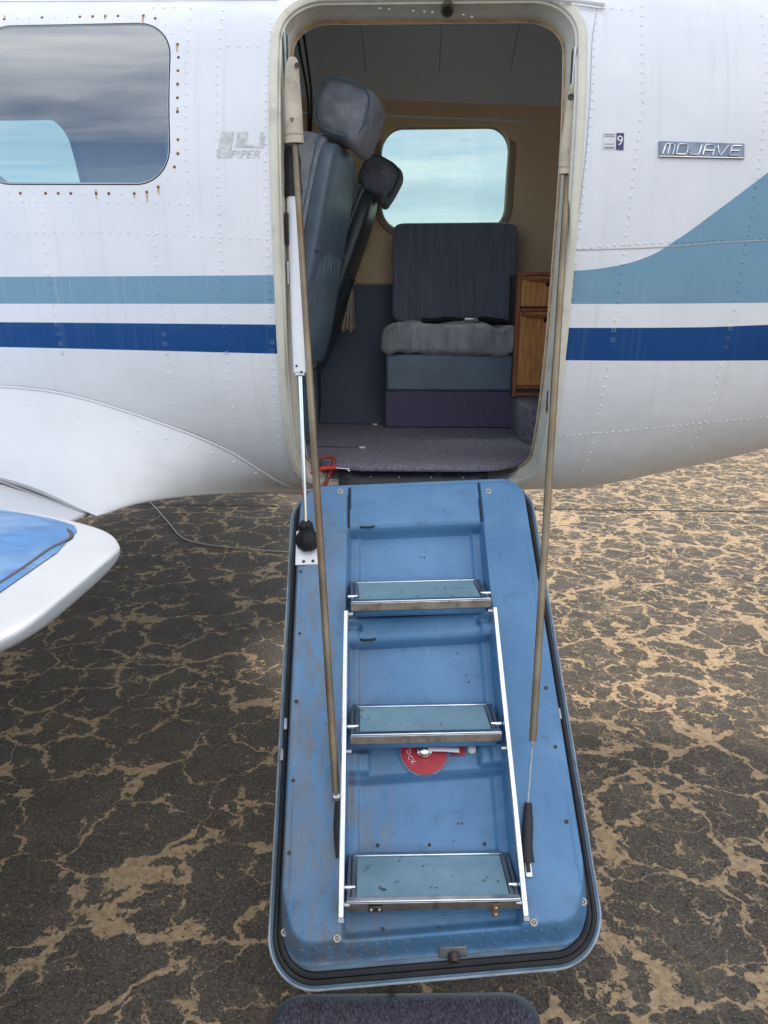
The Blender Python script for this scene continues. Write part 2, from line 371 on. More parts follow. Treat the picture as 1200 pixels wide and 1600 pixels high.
def ground_mat():
    m, t, b = newmat('cracked_asphalt_with_sand'); co = ocoord(t)
    s = N(t, 'ShaderNodeSeparateXYZ'); L(t, co, s.inputs[0])
    # warp the coordinates so that the cracks wander
    wn = N(t, 'ShaderNodeTexNoise'); wn.inputs['Scale'].default_value = 5.5; wn.inputs['Detail'].default_value = 6; wn.inputs['Roughness'].default_value = .62; L(t, co, wn.inputs['Vector'])
    sub = N(t, 'ShaderNodeVectorMath', operation='SUBTRACT'); L(t, wn.outputs['Color'], sub.inputs[0]); sub.inputs[1].default_value = (.5, .5, .5)
    scl = N(t, 'ShaderNodeVectorMath', operation='SCALE'); L(t, sub.outputs[0], scl.inputs[0]); scl.inputs['Scale'].default_value = .25
    ad = N(t, 'ShaderNodeVectorMath', operation='ADD'); L(t, co, ad.inputs[0]); L(t, scl.outputs[0], ad.inputs[1]); wv = ad.outputs[0]
    def vor(scale):
        v = N(t, 'ShaderNodeTexVoronoi'); v.feature = 'DISTANCE_TO_EDGE'; v.inputs['Scale'].default_value = scale; L(t, wv, v.inputs['Vector'])
        return mth(t, 'DIVIDE', v.outputs['Distance'], scale)
    d1, d2 = vor(3.9), vor(8.6)
    wide = noise(t, co, 2.1, 3, .62); mid = noise(t, co, 6.5, 3, .65); fine = noise(t, co, 42, 4, .72)
    # more blown sand out beyond the airplane and towards its tail
    far = mth(t, 'ADD', mth(t, 'MULTIPLY', ramp(t, s.outputs[1], 2.0, 6.0), .8), mth(t, 'MULTIPLY', ramp(t, s.outputs[0], -.5, .7), .7))
    far = mth(t, 'MULTIPLY', far, mth(t, 'ADD', ramp(t, s.outputs[0], -1.2, .6), .15))
    jag = mth(t, 'MULTIPLY_ADD', fine, 1.7, .15)
    w1 = mth(t, 'MULTIPLY_ADD', ramp(t, wide, .34, .68), .011, mth(t, 'MULTIPLY_ADD', far, .0040, .0030))
    w1 = mth(t, 'MULTIPLY', w1, mth(t, 'MULTIPLY_ADD', ramp(t, mid, .32, .66), 1.3, .10))
    blob = mth(t, 'MULTIPLY', ramp(t, noise(t, co, 9.5, 4, .6), .565, .72), mth(t, 'MULTIPLY_ADD', far, .014, .030))
    w1 = mth(t, 'MULTIPLY', mth(t, 'ADD', w1, blob), jag)
    w2 = mth(t, 'MULTIPLY', mth(t, 'MULTIPLY_ADD', ramp(t, mid, .50, .70), .0065, mth(t, 'MULTIPLY', far, .0022)), jag)
    def fill(d, w): return ramp(t, mth(t, 'SUBTRACT', w, d), -.0012, .0030)
    sand = mth(t, 'MAXIMUM', fill(d1, w1), fill(d2, w2))
    sand = mth(t, 'MULTIPLY', sand, ramp(t, noise(t, co, 75, 2, .7), .20, .44))
    # asphalt with exposed stones
    st = N(t, 'ShaderNodeTexVoronoi'); st.inputs['Scale'].default_value = 150; L(t, co, st.inputs['Vector'])
    sts = N(t, 'ShaderNodeSeparateColor'); L(t, st.outputs['Color'], sts.inputs[0])
    speck = mth(t, 'MULTIPLY', ramp(t, sts.outputs[0], .86, .95), ramp(t, st.outputs['Distance'], .42, .25))
    grit = noise(t, co, 170, 3, .8)
    a = mixrgb(t, ramp(t, wide, .3, .7), (.068, .054, .040), (.108, .088, .066))
    a = mixrgb(t, mth(t, 'MULTIPLY', ramp(t, grit, .44, .66), .8), a, (.235, .195, .148))
    a = mixrgb(t, mth(t, 'MULTIPLY', ramp(t, noise(t, co, 90, 3, .7), .56, .36), .7), a, (.030, .025, .020))
    a = mixrgb(t, mth(t, 'MULTIPLY', ramp(t, noise(t, co, 14, 4, .7), .45, .75), .45), a, (.175, .145, .108))
    a = mixrgb(t, mth(t, 'MULTIPLY', speck, .8), a, (.36, .34, .31))
    crack = mth(t, 'MULTIPLY', ramp(t, mth(t, 'MINIMUM', d1, mth(t, 'MULTIPLY', d2, 1.6)), .004, .001), ramp(t, mid, .35, .6))
    a = mixrgb(t, mth(t, 'MULTIPLY', crack, .7), a, (.018, .016, .014))
    sc = mixrgb(t, ramp(t, fine, .3, .7), (.30, .205, .115), (.50, .36, .215))
    dusty = mth(t, 'MULTIPLY', ramp(t, noise(t, wv, 5, 4, .7), .47, .75), mth(t, 'MULTIPLY_ADD', far, .22, .16))
    a = mixrgb(t, dusty, a, (.30, .225, .15))
    L(t, mixrgb(t, sand, a, sc), b.inputs['Base Color'])
    b.inputs['Roughness'].default_value = .93; b.inputs['Specular IOR Level'].default_value = .25
    h = mth(t, 'ADD', mth(t, 'MULTIPLY', grit, .32), mth(t, 'MULTIPLY', noise(t, co, 60, 2, .7), .5))
    h = mth(t, 'SUBTRACT', h, mth(t, 'MULTIPLY', fill(d1, w1), .22))
    bumpn(t, b, h, .8, .018)
    L(t, mth(t, 'MULTIPLY_ADD', sand, -.55, 1.0), b.inputs['Normal'].links[0].from_node.inputs['Strength']); return m
M_GROUND = ground_mat()

# ------------------------------------------------------------------ ground
mb = MB(); S = 900
mb.add([(-S, -S, 0), (S, -S, 0), (S, S, 0), (-S, S, 0)], [(0, 1, 2, 3)])
ground = tag(mb.build('ground', M_GROUND, smooth=0), 'dark cracked asphalt apron with tan sand in its cracks', kind='structure')
j = MB(); j.add([(-40, 5.72, .004), (60, 5.66, .004), (60, 5.675, .004), (-40, 5.735, .004)], [(0, 1, 2, 3)])
j.build('expansion_joint', mat('joint_filler', (.030, .026, .022), .9, var=.4, vs=9), ground, smooth=0)

# ------------------------------------------------------------------ fuselage surface
YC, NE, NL = 2.70, 2.4, 3.2
SX = np.array([-6.2, -5.2, -4.2, -3.0, .45, .9, 1.3, 2.5, 4.5])
SW = np.array([.08, .42, .62, .70, .70, .675, .60, .42, .12])
SZ = np.array([1.50, 1.60, 1.70, 1.766, 1.766, 1.775, 1.795, 1.87, 1.95])
SU = np.array([.08, .36, .66, .80, .80, .745, .668, .52, .3])
SL = np.array([.08, .40, .66, .80, .785, .708, .628, .45, .2])
def pchip(X, Y):
    h = np.diff(X); d = np.diff(Y) / h; m = np.zeros(len(X)); m[0] = d[0]; m[-1] = d[-1]
    for i in range(1, len(X) - 1):
        if d[i - 1] * d[i] > 0:
            a, b_ = 2 * h[i] + h[i - 1], h[i] + 2 * h[i - 1]; m[i] = (a + b_) / (a / d[i - 1] + b_ / d[i])
    def f(x):
        x = min(max(x, X[0]), X[-1]); i = min(max(int(np.searchsorted(X, x)) - 1, 0), len(X) - 2); t = (x - X[i]) / h[i]
        return Y[i] * (1 + 2 * t) * (1 - t) ** 2 + h[i] * m[i] * t * (1 - t) ** 2 + Y[i + 1] * t * t * (3 - 2 * t) + h[i] * m[i + 1] * t * t * (t - 1)
    return f
fW, fZ, fU, fL = pchip(SX, SW), pchip(SX, SZ), pchip(SX, SU), pchip(SX, SL)
def sec(x): return fW(x), fZ(x), fU(x), fL(x)
def gfun(p):
    w, zc, hu, hl = sec(p[0]); h, e = (hu, NE) if p[2] > zc else (hl, NL)
    return (abs(p[1] - YC) / w) ** e + (abs(p[2] - zc) / h) ** e - 1
def gnorm(p):
    e = 1e-4; g = np.array([gfun(p + V3(d)) - gfun(p - V3(d)) for d in ((e, 0, 0), (0, e, 0), (0, 0, e))]); return g / (np.linalg.norm(g) + 1e-12)
def yf(x, z, side=-1):
    w, zc, hu, hl = sec(x); h, e = (hu, NE) if z > zc else (hl, NL)
    return YC + side * w * max(1e-6, 1 - min(1, abs(z - zc) / h) ** e) ** (1 / e)
def on_f(x, y):
    r = ray(x, y); t = 1.5
    while t < 3.6 and gfun(CO + r * t) > 0: t += .01
    if t >= 3.6: return None
    a, b = t - .01, t
    for _ in range(26):
        m = (a + b) / 2
        if gfun(CO + r * m) > 0: a = m
        else: b = m
    return CO + r * b
def ring(x, off, n=112, ne=NE):
    w, zc, hu, hl = sec(x); out = []
    for k in range(n):
        a = 2 * math.pi * k / n; c, s = math.cos(a), math.sin(a)
        h = (hu if s > 0 else hl) - off; ne = NE if s > 0 else NL
        out.append((x, YC + (w - off) * math.copysign(abs(c) ** (2 / ne), c), zc + h * math.copysign(abs(s) ** (2 / ne), s)))
    return out
def shell(x0, x1, o1, o2, step=.05, n=112):
    xs = list(np.linspace(x0, x1, int((x1 - x0) / step) + 1)); b = MB()
    R1 = [ring(x, o1, n) for x in xs]; R2 = [ring(x, o2, n) for x in xs]
    R2[0] = [(p[0] + .01, p[1], p[2]) for p in R2[0]]; R2[-1] = [(p[0] - .01, p[1], p[2]) for p in R2[-1]]
    m = len(xs); b.v = [tuple(p) for r in R1 + R2 for p in r]
    for i in range(m - 1):
        for k in range(n):
            q = (k + 1) % n
            b.f.append((i * n + k, i * n + q, (i + 1) * n + q, (i + 1) * n + k))
            o = m * n; b.f.append((o + i * n + k, o + (i + 1) * n + k, o + (i + 1) * n + q, o + i * n + q))
    b.f.append(tuple(reversed(range(n)))); b.f.append(tuple((m - 1) * n + k for k in range(n)))
    o = m * n; b.f.append(tuple(o + k for k in range(n))); b.f.append(tuple(o + (m - 1) * n + k for k in reversed(range(n))))
    b.keep = True
    b.m = [0] * len(b.f); return b
# rounded outlines in the x-z plane, with inward normals for offsetting
def rounded(corners, radii, n=10):
    P = [np.array(c, float) for c in corners]; out = []
    for i, c in enumerate(P):
        a = P[i - 1] - c; b = P[(i + 1) % len(P)] - c; a /= np.linalg.norm(a); b /= np.linalg.norm(b)
        ang = math.acos(np.dot(a, b)); r = radii[i]; d = r / math.tan(ang / 2)
        cen = c + (a + b) / np.linalg.norm(a + b) * (r / math.sin(ang / 2))
        p0, p1 = c + a * d - cen, c + b * d - cen
        a0 = math.atan2(p0[1], p0[0]); da = (math.atan2(p1[1], p1[0]) - a0 + math.pi) % (2 * math.pi) - math.pi
        for k in range(n + 1):
            t = a0 + da * k / n; out.append((cen + r * np.array([math.cos(t), math.sin(t)]), -np.array([math.cos(t), math.sin(t)])))
    return out
def refine(ol, mx=.05):
    out = []
    for i, (p, nn) in enumerate(ol):
        q, nq = ol[(i + 1) % len(ol)]; k = max(1, int(np.linalg.norm(q - p) / mx))
        for j_ in range(k):
            t = j_ / k; out.append((p * (1 - t) + q * t, nn * (1 - t) + nq * t))
    return out
DOOR_OL = refine(rounded([(-.372, 1.028), (.384, 1.028), (.408, 2.352), (-.372, 2.358)], [.115, .125, .125, .125], 12))
WIN_N = [refine(rounded([(-1.137, 1.888), (-.628, 1.884), (-.628, 2.280), (-1.137, 2.278)], [.09] * 4, 10)),
         refine(rounded([(-1.98, 1.888), (-1.47, 1.888), (-1.47, 2.278), (-1.98, 2.278)], [.09] * 4, 10))]
def far_win(x0, x1, z0, z1): return refine(rounded([(x0, z0), (x1, z0), (x1, z1), (x0, z1)], [.085] * 4, 10))
WIN_F = [far_win(-.152, .360, 1.893, 2.262), far_win(-1.03, -.518, 1.895, 2.28), far_win(-1.94, -1.42, 1.905, 2.305)]
def prism(ol, inset, y0, y1):
    b = MB(); pts = [p + nn * inset for p, nn in ol]
    return b.loft([[(p[0], y0, p[1]) for p in pts], [(p[0], y1, p[1]) for p in pts]])
def cut(o, cutters):
    tmp = []
    for c in cutters:
        q = c.build('cutter', M_SEAM, smooth=0); tmp.append(q)
        m = o.modifiers.new('b', 'BOOLEAN'); m.operation = 'DIFFERENCE'; m.object = q; m.solver = 'EXACT'
    dg = bpy.context.evaluated_depsgraph_get(); me = bpy.data.meshes.new_from_object(o.evaluated_get(dg))
    o.modifiers.clear(); old = o.data; o.data = me; bpy.data.meshes.remove(old)
    for q in tmp:
        d = q.data; bpy.data.objects.remove(q); bpy.data.meshes.remove(d)

plane = empty('airplane', (-.8, YC, 0), 'white twin-engine airplane with two blue stripes and its airstair door let down', 'airplane')

fus = shell(-6.2, 4.5, 0, .012).build('fuselage', M_SKIN, plane, smooth=0)
cut(fus, [prism(DOOR_OL, .006, 1.4, 2.62)] + [prism(w, -.001, 1.4, 2.6) for w in WIN_N] + [prism(w, -.012, 2.8, 4.0) for w in WIN_F])
me = fus.data; me.polygons.foreach_set('use_smooth', [True] * len(me.polygons))
nor = []
vn = [gnorm(V3(v.co)) for v in me.vertices]
for p in me.polygons:
    pn = np.array(p.normal)
    for li in p.loop_indices:
        a = vn[me.loops[li].vertex_index]; d = float(np.dot(pn, a))
        nor.append(tuple(a) if d > .9 else (tuple(-a) if d < -.9 else tuple(pn)))
me.normals_split_custom_set(nor)

# ------------------------------------------------------------------ cabin lining, floor
lin = shell(-2.6, .80, .055, .075, .06, 96).build('cabin_lining', M_LINER, plane, smooth=30)
cut(lin, [prism(DOOR_OL, .024, 1.4, 2.62)] + [prism(w, .004, 1.4, 2.6) for w in WIN_N] + [prism(w, 0, 2.8, 4.0) for w in WIN_F])
me = lin.data; me.polygons.foreach_set('use_smooth', [True] * len(me.polygons)); me.set_sharp_from_angle(angle=R(30))
FLOOR = 1.098
b = MB(); xs = np.linspace(-2.55, .76, 40)
for i in range(1):
    P = []
    for x in xs:
        y0, y1 = yf(x, 1.06) + .008 + .13 * float(sm(.20, .40, abs(x - .010))), yf(x, FLOOR, 1) - .06
        P.append([(x, y0 + (y1 - y0) * k / 12, FLOOR) for k in range(13)])
    b.grid(P)
b.build('carpet', M_CARPET, plane, solid=.012)
# window reveals and inner trim rings on the far side, panes everywhere
def sweep(ol, prof, ybase):           # prof: (inset, depth); ybase(x, z) -> y
    rings = []
    for ins, dep in prof:
        r_ = []
        for p, nn in ol:
            q = p + nn * ins; r_.append((q[0], ybase(p[0], p[1]) + dep, q[1]))
        rings.append(r_)
    b_ = MB(); return b_.loft(rings, True, False)
M_TRIM = mat('tan_window_trim', (.30, .24, .155), .5, var=.1)
M_RUBBER_GREY = mat('grey_window_seal', (.40, .41, .42), .6)
for i, w in enumerate(WIN_F):
    sweep(w, [(-.030, -.081), (-.026, -.090), (-.006, -.090), (-.002, -.083), (-.001, -.02), (-.012, -.004)], lambda x, z: yf(x, z, 1)).build('window_trim', M_TRIM, plane)
    pts = [p + nn * -.010 for p, nn in w]; c = np.mean(pts, axis=0); b = MB(); RR = []
    for k in (0.02, .35, .7, 1.0): RR.append([(c[0] + (p[0] - c[0]) * k, yf(c[0] + (p[0] - c[0]) * k, c[1] + (p[1] - c[1]) * k, 1) - .010, c[1] + (p[1] - c[1]) * k) for p in pts])
    b.loft(RR, True, False); b.add(RR[0], [tuple(range(len(pts)))]); b.build('window_pane', M_GLASS, plane)
for i, w in enumerate(WIN_N):
    sweep(w, [(.0015, -.0012), (.004, .0004), (.006, .006), (.004, .07)], lambda x, z: yf(x, z)).build('window_seal', M_RUBBER_GREY, plane)
    pts = [p + nn * .003 for p, nn in w]; c = np.mean(pts, axis=0); b = MB(); RR = []
    for k in (0.02, .2, .4, .6, .8, .93, 1.0):
        RR.append([(c[0] + (p[0] - c[0]) * k, yf(c[0] + (p[0] - c[0]) * k, c[1] + (p[1] - c[1]) * k) + .0025, c[1] + (p[1] - c[1]) * k) for p in pts])
    b.loft(RR, True, False); b.add(RR[0], [tuple(range(len(pts)))]); b.build('window_pane', M_GLASS_NEAR, plane)

# headliner seams, vents, reading-light strip
def liny(x, z): return yf(x, z, 1) - .078
b = MB()
for za, zb_, x0, x1 in ((2.155, 2.118, -.65, .52),): pass
def wallstrip(name, pts, wd, m, lift=.002):
    b_ = MB(); P = []
    for x, z in pts:
        w, zc, hu, hl = sec(x); o_ = .075 + lift
        def yy(z_): return YC + (w - o_) * max(1e-6, 1 - min(1, abs(z_ - zc) / ((hu if z_ > zc else hl) - o_)) ** (NE if z_ > zc else NL)) ** (1 / (NE if z_ > zc else NL))
        P.append([(x, yy(z - wd / 2), z - wd / 2), (x, yy(z + wd / 2), z + wd / 2)])
    b_.grid(P); return b_.build(name, m, plane, solid=.003)
wallstrip('trim_strip', [(x, 2.300 - .040 * (x + .3)) for x in np.linspace(-.9, .46, 16)], .007, M_LETTER)
wallstrip('trim_strip', [(x, 1.668) for x in np.linspace(-1.6, .6, 16)], .010, M_TRIM)
for x in (-.20, .07, .33):                     # headliner joints run across the ceiling
    b = MB(); P = []
    w, zc, hu, hl = sec(x); o_ = .0775
    for k in range(18):
        a = R(60 + 42 * k / 17); c, s = math.cos(a), math.sin(a)
        p = [(w - o_) * math.copysign(abs(c) ** (2 / NE), c), (hu - o_) * abs(s) ** (2 / NE)]
        P.append([(x - .0012, YC + p[0], zc + p[1]), (x + .0012, YC + p[0], zc + p[1])])
    b.grid(P).build('headliner_joint', M_SEAM, plane, solid=.001)
zt = fZ(0) + fU(0) - .078
for x in (-.33, -.02):
    MB().lathe((x, 2.62, yf and zt - .003), (0, 0, -1), [(.034, 0), (.034, .006), (.026, .009), (.024, .004), (.012, .004), (.010, .012), (0, .012)], 24).build('air_vent', M_BLACK, plane)
b = MB()
for dx in (0, .018): b.tube(spline([(-.36 + dx, 2.35, 2.40), (-.355 + dx, 2.46, 2.30), (-.345 + dx * .6, 2.52, 2.20), (-.345 + dx * .3, 2.50, 2.06)], 8), .004, 8)
b.build('shoulder_belt', M_BELT, plane)

# ------------------------------------------------------------------ door frame around the opening
frame = sweep(DOOR_OL, [(-.001, .004), (-.003, -.004), (.002, -.009), (.013, -.009), (.018, -.006), (.020, .004), (.024, .006), (.025, .060), (.028, .066), (.029, .105), (.036, .110)], lambda x, z: yf(x, z)).build('door_frame', M_CREAM, plane, smooth=30)
b = MB(); rr_ = []
pts = [(p + nn * .031) for p, nn in DOOR_OL]
b.tube([(q[0], yf(*DOOR_OL[i][0]) + .108, q[1]) for i, q in enumerate(pts)] + [(pts[0][0], yf(*DOOR_OL[0][0]) + .108, pts[0][1])], .004, 8)
b.build('frame_trim', M_TAN_EDGE, plane)
# sill plate
c0, c1 = on_y(530, 747, 2.24), on_y(762, 747, 2.24)
b = MB(); P = []
for x in np.linspace(c0[0], c1[0], 12):
    P.append([(x, 2.30, 1.088), (x, 2.264, 1.086), (x, 2.252, 1.080), (x, 2.228, 1.054), (x, 2.221, 1.030)])
b.grid(P).build('sill_plate', M_SILL, plane, solid=.006)
SCR = MB().lathe((0, 0, 0), (0, 0, 1), [(.0042, 0), (.004, .0016), (.0026, .0026), (0, .0028)], 12).mesh('screw', M_WASHER)
for x in (-.14, -.05, .05, .15): place('screw', SCR, plane, (x, 2.238, 1.072), (0, -.75, .65), sc=.5)
# viewing-port style fitting in the top of the frame
q = on_y(699, 15, 2.165); MB().lathe(q, (0, -.75, -.66), [(.0165, -.01), (.0165, .006), (.011, .007), (.010, -.004), (0, -.004)], 24).build('latch_socket', M_SCREWDK, plane)
for px, py in ((593, 14), (608, 15), (646, 18), (663, 19), (676, 20), (724, 24), (737, 27)):
    place('screw', SCR, plane, on_y(px, py, 2.172), (0, -.5, -.86), sc=1.0)
b = MB().tube([on_y(838, -4, 2.13), on_y(900, 1, 2.12), on_y(945, 7, 2.115)], .0055, 10)
b.build('drip_rail', M_WHITE, plane)
for px, z0, z1, M_ in ((445, 2.13, 2.25, M_DARKSTEEL), (444, 1.74, 1.82, M_BLACK), (444, 1.64, 1.70, M_STEEL)):
    b = MB(); z = (z0 + z1) / 2; b.box((-.341, yf(-.35, z) + .035, z), (.008, .030, z1 - z0)); b.build('latch_plate', M_, plane, bevel=.003)
for z0, z1, M_ in ((2.06, 2.20, M_STEEL), (1.30, 1.36, M_DARKSTEEL)):
    b = MB(); z = (z0 + z1) / 2; b.box((.373 + (z - 1.7) * .016, yf(.37, z) + .035, z), (.008, .030, z1 - z0)); b.build('latch_plate', M_, plane, bevel=.003)

# ------------------------------------------------------------------ rivets, seams, badges on the skin
def respx(pts, step):
    out = []; acc = 0
    for (a, b_) in zip(pts, pts[1:]):
        d = math.hypot(b_[0] - a[0], b_[1] - a[1]); t = acc
        while t < d: out.append((a[0] + (b_[0] - a[0]) * t / d, a[1] + (b_[1] - a[1]) * t / d)); t += step
        acc = t - d
    return out
RING = MB(); RV = MB(); RUST = MB(); STAIN = MB()
def rivet(mb_, p, n, r, h):
    n = V3(n); a = V3((1, 0, 0)); u = a - n * np.dot(a, n); u /= np.linalg.norm(u); w = np.cross(n, u); vs = []
    for rr, hh in ((r, -.0005), (r * .92, h * .45), (r * .55, h * .9)):
        vs += [V3(p) + n * hh + rr * (math.cos(k * math.pi / 4) * u + math.sin(k * math.pi / 4) * w) for k in range(8)]
    vs.append(V3(p) + n * h)
    fs = [(i * 8 + k, i * 8 + (k + 1) % 8, (i + 1) * 8 + (k + 1) % 8, (i + 1) * 8 + k) for i in range(2) for k in range(8)] + [(16 + k, 16 + (k + 1) % 8, 24) for k in range(8)]
    mb_.add(vs, fs)
LINES = [([(931, 21), (925, 168), (919, 222), (907, 348), (901, 387), (898, 427), (892, 480), (885, 529), (880, 559), (877, 592), (869, 649), (865, 679)], 13.5),
 ([(1002, 9), (1005, 162), (999, 198), (985, 315), (975, 396), (965, 477), (957, 532), (945, 598), (930, 676), (921, 712), (910, 740)], 15),
 ([(1189, 24), (1198, 90), (1197, 177), (1189, 237), (1176, 327), (1165, 387), (1149, 477), (1131, 557), (1113, 625), (1095, 673), (1080, 700)], 15),
 ([(901, 387), (1038, 379), (1200, 372), (1300, 366)], 12), ([(874, 683), (975, 674), (1095, 662), (1200, 652), (1290, 640)], 10.5),
 ([(423, 36), (418, 108), (416, 132), (414, 280), (418, 380), (422, 472), (426, 564), (429, 622), (437, 697), (441, 722)], 13.5),
 ([(348, 16), (340, 100), (338, 196), (339, 264), (344, 380), (349, 468), (354, 564), (360, 618), (369, 677)], 14.5),
 ([(298, 12), (292, 100), (291, 172), (292, 280), (294, 354)], 17), ([(240, 368), (246, 436), (250, 468), (262, 566), (271, 639)], 15.5),
 ([(66, 332), (68, 380), (74, 424), (82, 472), (99, 560), (102, 587)], 16), ([(-60, 361), (100, 362), (210, 364), (408, 373)], 14.5),
 ([(-60, 313), (130, 315), (290, 318)], 19), ([(240, 11), (286, 11)], 16), ([(358, 71), (404, 72)], 15), ([(876, 5), (1000, 16)], 16), ([(890, 420), (893, 440)], 14)]
for pts, stp in LINES:
    for x, y in respx(pts, stp):
        p = on_f(x + random.uniform(-.7, .7), y + random.uniform(-.8, .8))
        if p is None: continue
        rivet(RV, p, gnorm(p), .0042, .0013)
        zt_ = np.interp(p[0], [.40, .50, .58, .65, .745, .83, .896, 1.1], [1.674, 1.685, 1.707, 1.747, 1.816, 1.88, 1.931, 2.1]) if p[0] > .4 else 1.663
        if (1.593 < p[2] < zt_ or 1.455 < p[2] < 1.54) and random.random() < .85:
            n_ = gnorm(p); u_ = np.cross(n_, V3((0, 0, 1))); u_ /= np.linalg.norm(u_); w_ = np.cross(n_, u_); r0_, r1_ = .0044, random.uniform(.0048, .0055)
            RING.add([p + n_ * .0005 + rr * (math.cos(k * .628) * u_ + math.sin(k * .628) * w_) for rr in (r0_, r1_) for k in range(10)], [(k, (k + 1) % 10, 10 + (k + 1) % 10, 10 + k) for k in range(10)])
for p2, nn in WIN_N[0] + WIN_N[1]:
    pass
acc = 0; prev = None
for w in WIN_N:
    acc = 0; prev = None
    for p2, nn in w + w[:1]:
        q = p2 - nn * .021
        if prev is not None:
            d = np.linalg.norm(q - prev); t = .033 - acc
            while t < d:
                c = prev + (q - prev) * t / d; p = V3((c[0], yf(c[0], c[1]), c[1])); n_ = gnorm(p)
                rusty = random.random() < .62
                rivet(RUST if rusty else RV, p, n_, .0040 if rusty else .0034, .0012)
                if rusty and random.random() < .32:
                    l_ = random.uniform(.008, .030); ww = random.uniform(.0022, .004)
                    up = .004 if random.random() < .75 else .010
                    vs = []
                    for k in range(5):
                        zz_ = c[1] + up - l_ * k / 4; hw = ww * (1 - .6 * k / 4) * random.uniform(.8, 1.2)
                        for sx in (-1, 1): vs.append((c[0] + sx * hw, yf(c[0], zz_) - .0006, zz_))
                    STAIN.add(vs, [(2 * k, 2 * k + 1, 2 * k + 3, 2 * k + 2) for k in range(4)])
                t += .033
            acc = d - (t - .033)
        prev = q
tag(RING.build('rivet_rings', mat('chalked_paint', (.30, .40, .48), .6, var=.15, vs=60), plane, smooth=0), 'chalky rings round rivets in the stripes', kind='stuff')
tag(RV.build('rivets', M_SKIN, plane, smooth=0), 'rows of painted domed rivets', kind='stuff')
tag(RUST.build('rusty_rivets', M_RUST, plane, smooth=0), 'rusty rivets around the side windows', kind='stuff')
tag(STAIN.build('rust_stains', M_STAIN, plane, smooth=0), 'rust runs below the window rivets', kind='stuff')

def seam(name, px, wd, m, step=14, off=.0009):
    b_ = MB(); pts = [on_f(*q) for q in respx(px, step) + [px[-1]]]; pts = [p for p in pts if p is not None]; P = []
    for i, p in enumerate(pts):
        t = pts[min(i + 1, len(pts) - 1)] - pts[max(i - 1, 0)]; t /= np.linalg.norm(t); n_ = gnorm(p); s_ = np.cross(n_, t)
        P.append([p + n_ * off - s_ * wd / 2, p + n_ * (off + .0004), p + n_ * off + s_ * wd / 2])
    b_.grid(P); return b_.build(name, m, plane)
seam('skin_seam', [(895, 390), (901, 391), (1000, 388), (1040, 386), (1120, 379), (1300, 370)], .0026, M_SEAM)
seam('skin_seam', [(895, 390), (905, 330), (916, 235), (922, 150), (925, 60), (933, 12)], .0016, M_SEAM)
seam('skin_seam', [(-60, 3), (436, 1)], .0028, M_SEAM)
seam('skin_seam', [(870, 3), (935, 14), (945, 14)], .002, M_SEAM)

def decal(name, tris_xy, faces, A, m, parent, off):    # flat lettering laid on the skin; A maps text x,y -> pixel
    b_ = MB(); vs = []
    for tx, ty in tris_xy:
        p = on_f(*A(tx, ty)); vs.append(p + gnorm(p) * off)
    b_.add(vs, faces); return b_.build(name, m, parent, smooth=0)
def text_mesh(s):
    c = bpy.data.curves.new('t', 'FONT'); c.body = s; c.resolution_u = 3; o = bpy.data.objects.new('t', c); col.objects.link(o)
    dg = bpy.context.evaluated_depsgraph_get(); dg.update(); me_ = bpy.data.meshes.new_from_object(o.evaluated_get(dg))
    vs = [(v.co.x, v.co.y) for v in me_.vertices]; fs = [tuple(p.vertices) for p in me_.polygons]
    bpy.data.objects.remove(o); bpy.data.curves.remove(c); bpy.data.meshes.remove(me_)
    xs_ = [v[0] for v in vs]; ys_ = [v[1] for v in vs]; w = max(xs_) - min(xs_); h = max(ys_) - min(ys_)
    return [((x - min(xs_)) / w, (y - min(ys_)) / h) for x, y in vs], fs
def pxtext(name, s, x0, y0, x1, y1, m, parent, off=.0012, slant=0, dy=0):   # y0 bottom, y1 top
    vs, fs = text_mesh(s)
    return decal(name, vs, fs, lambda u, v: (x0 + (x1 - x0) * u + slant * (v - .5), y0 + (y1 - y0) * v + dy * u), m, parent, off)
def pxpoly(name, pts, m, parent, off=.001):
    return decal(name, pts, [tuple(range(len(pts)))], lambda u, v: (u, v), m, parent, off)
# faded maker's mark left of the door
pxpoly('logo_bar', [(347, 205), (366, 207), (359, 246), (338, 247)], M_LOGO, plane)
pxpoly('logo_hook', [(371, 207), (388, 206), (385, 226), (404, 227), (407, 206), (416, 207), (412, 231), (368, 230)], M_LOGO, plane)
pxtext('lettering', 'PIPER', 362, 247, 408, 235, M_LOGO, plane, slant=4)
# registration sticker
st_ = pxpoly('sticker', [(942, 207), (975, 208), (974, 235), (941, 234)], M_STICKER, plane, .0008)
pxpoly('sticker_panel', [(963, 208), (975, 208), (974, 235), (962, 234)], M_NAVY, st_, .0012)
pxtext('lettering', '9', 964.2, 227.5, 973, 212, M_LETTER, st_, .0016)
for x0, y0, x1, y1 in ((944, 211, 961, 209.4), (944, 214, 961, 212.3), (945, 226, 960, 224.6), (944, 232.8, 960, 229.4)):
    b = MB(); k = 5
    for i in range(k):
        a = x0 + (x1 - x0) * i / k; c = x0 + (x1 - x0) * (i + .78) / k
        ps = [on_f(*q) for q in ((a, y0), (c, y0), (c, y1), (a, y1))]; b.add([p + gnorm(p) * .0012 for p in ps], [(0, 1, 2, 3)])
    b.build('fine_print', M_INK, st_, smooth=0)
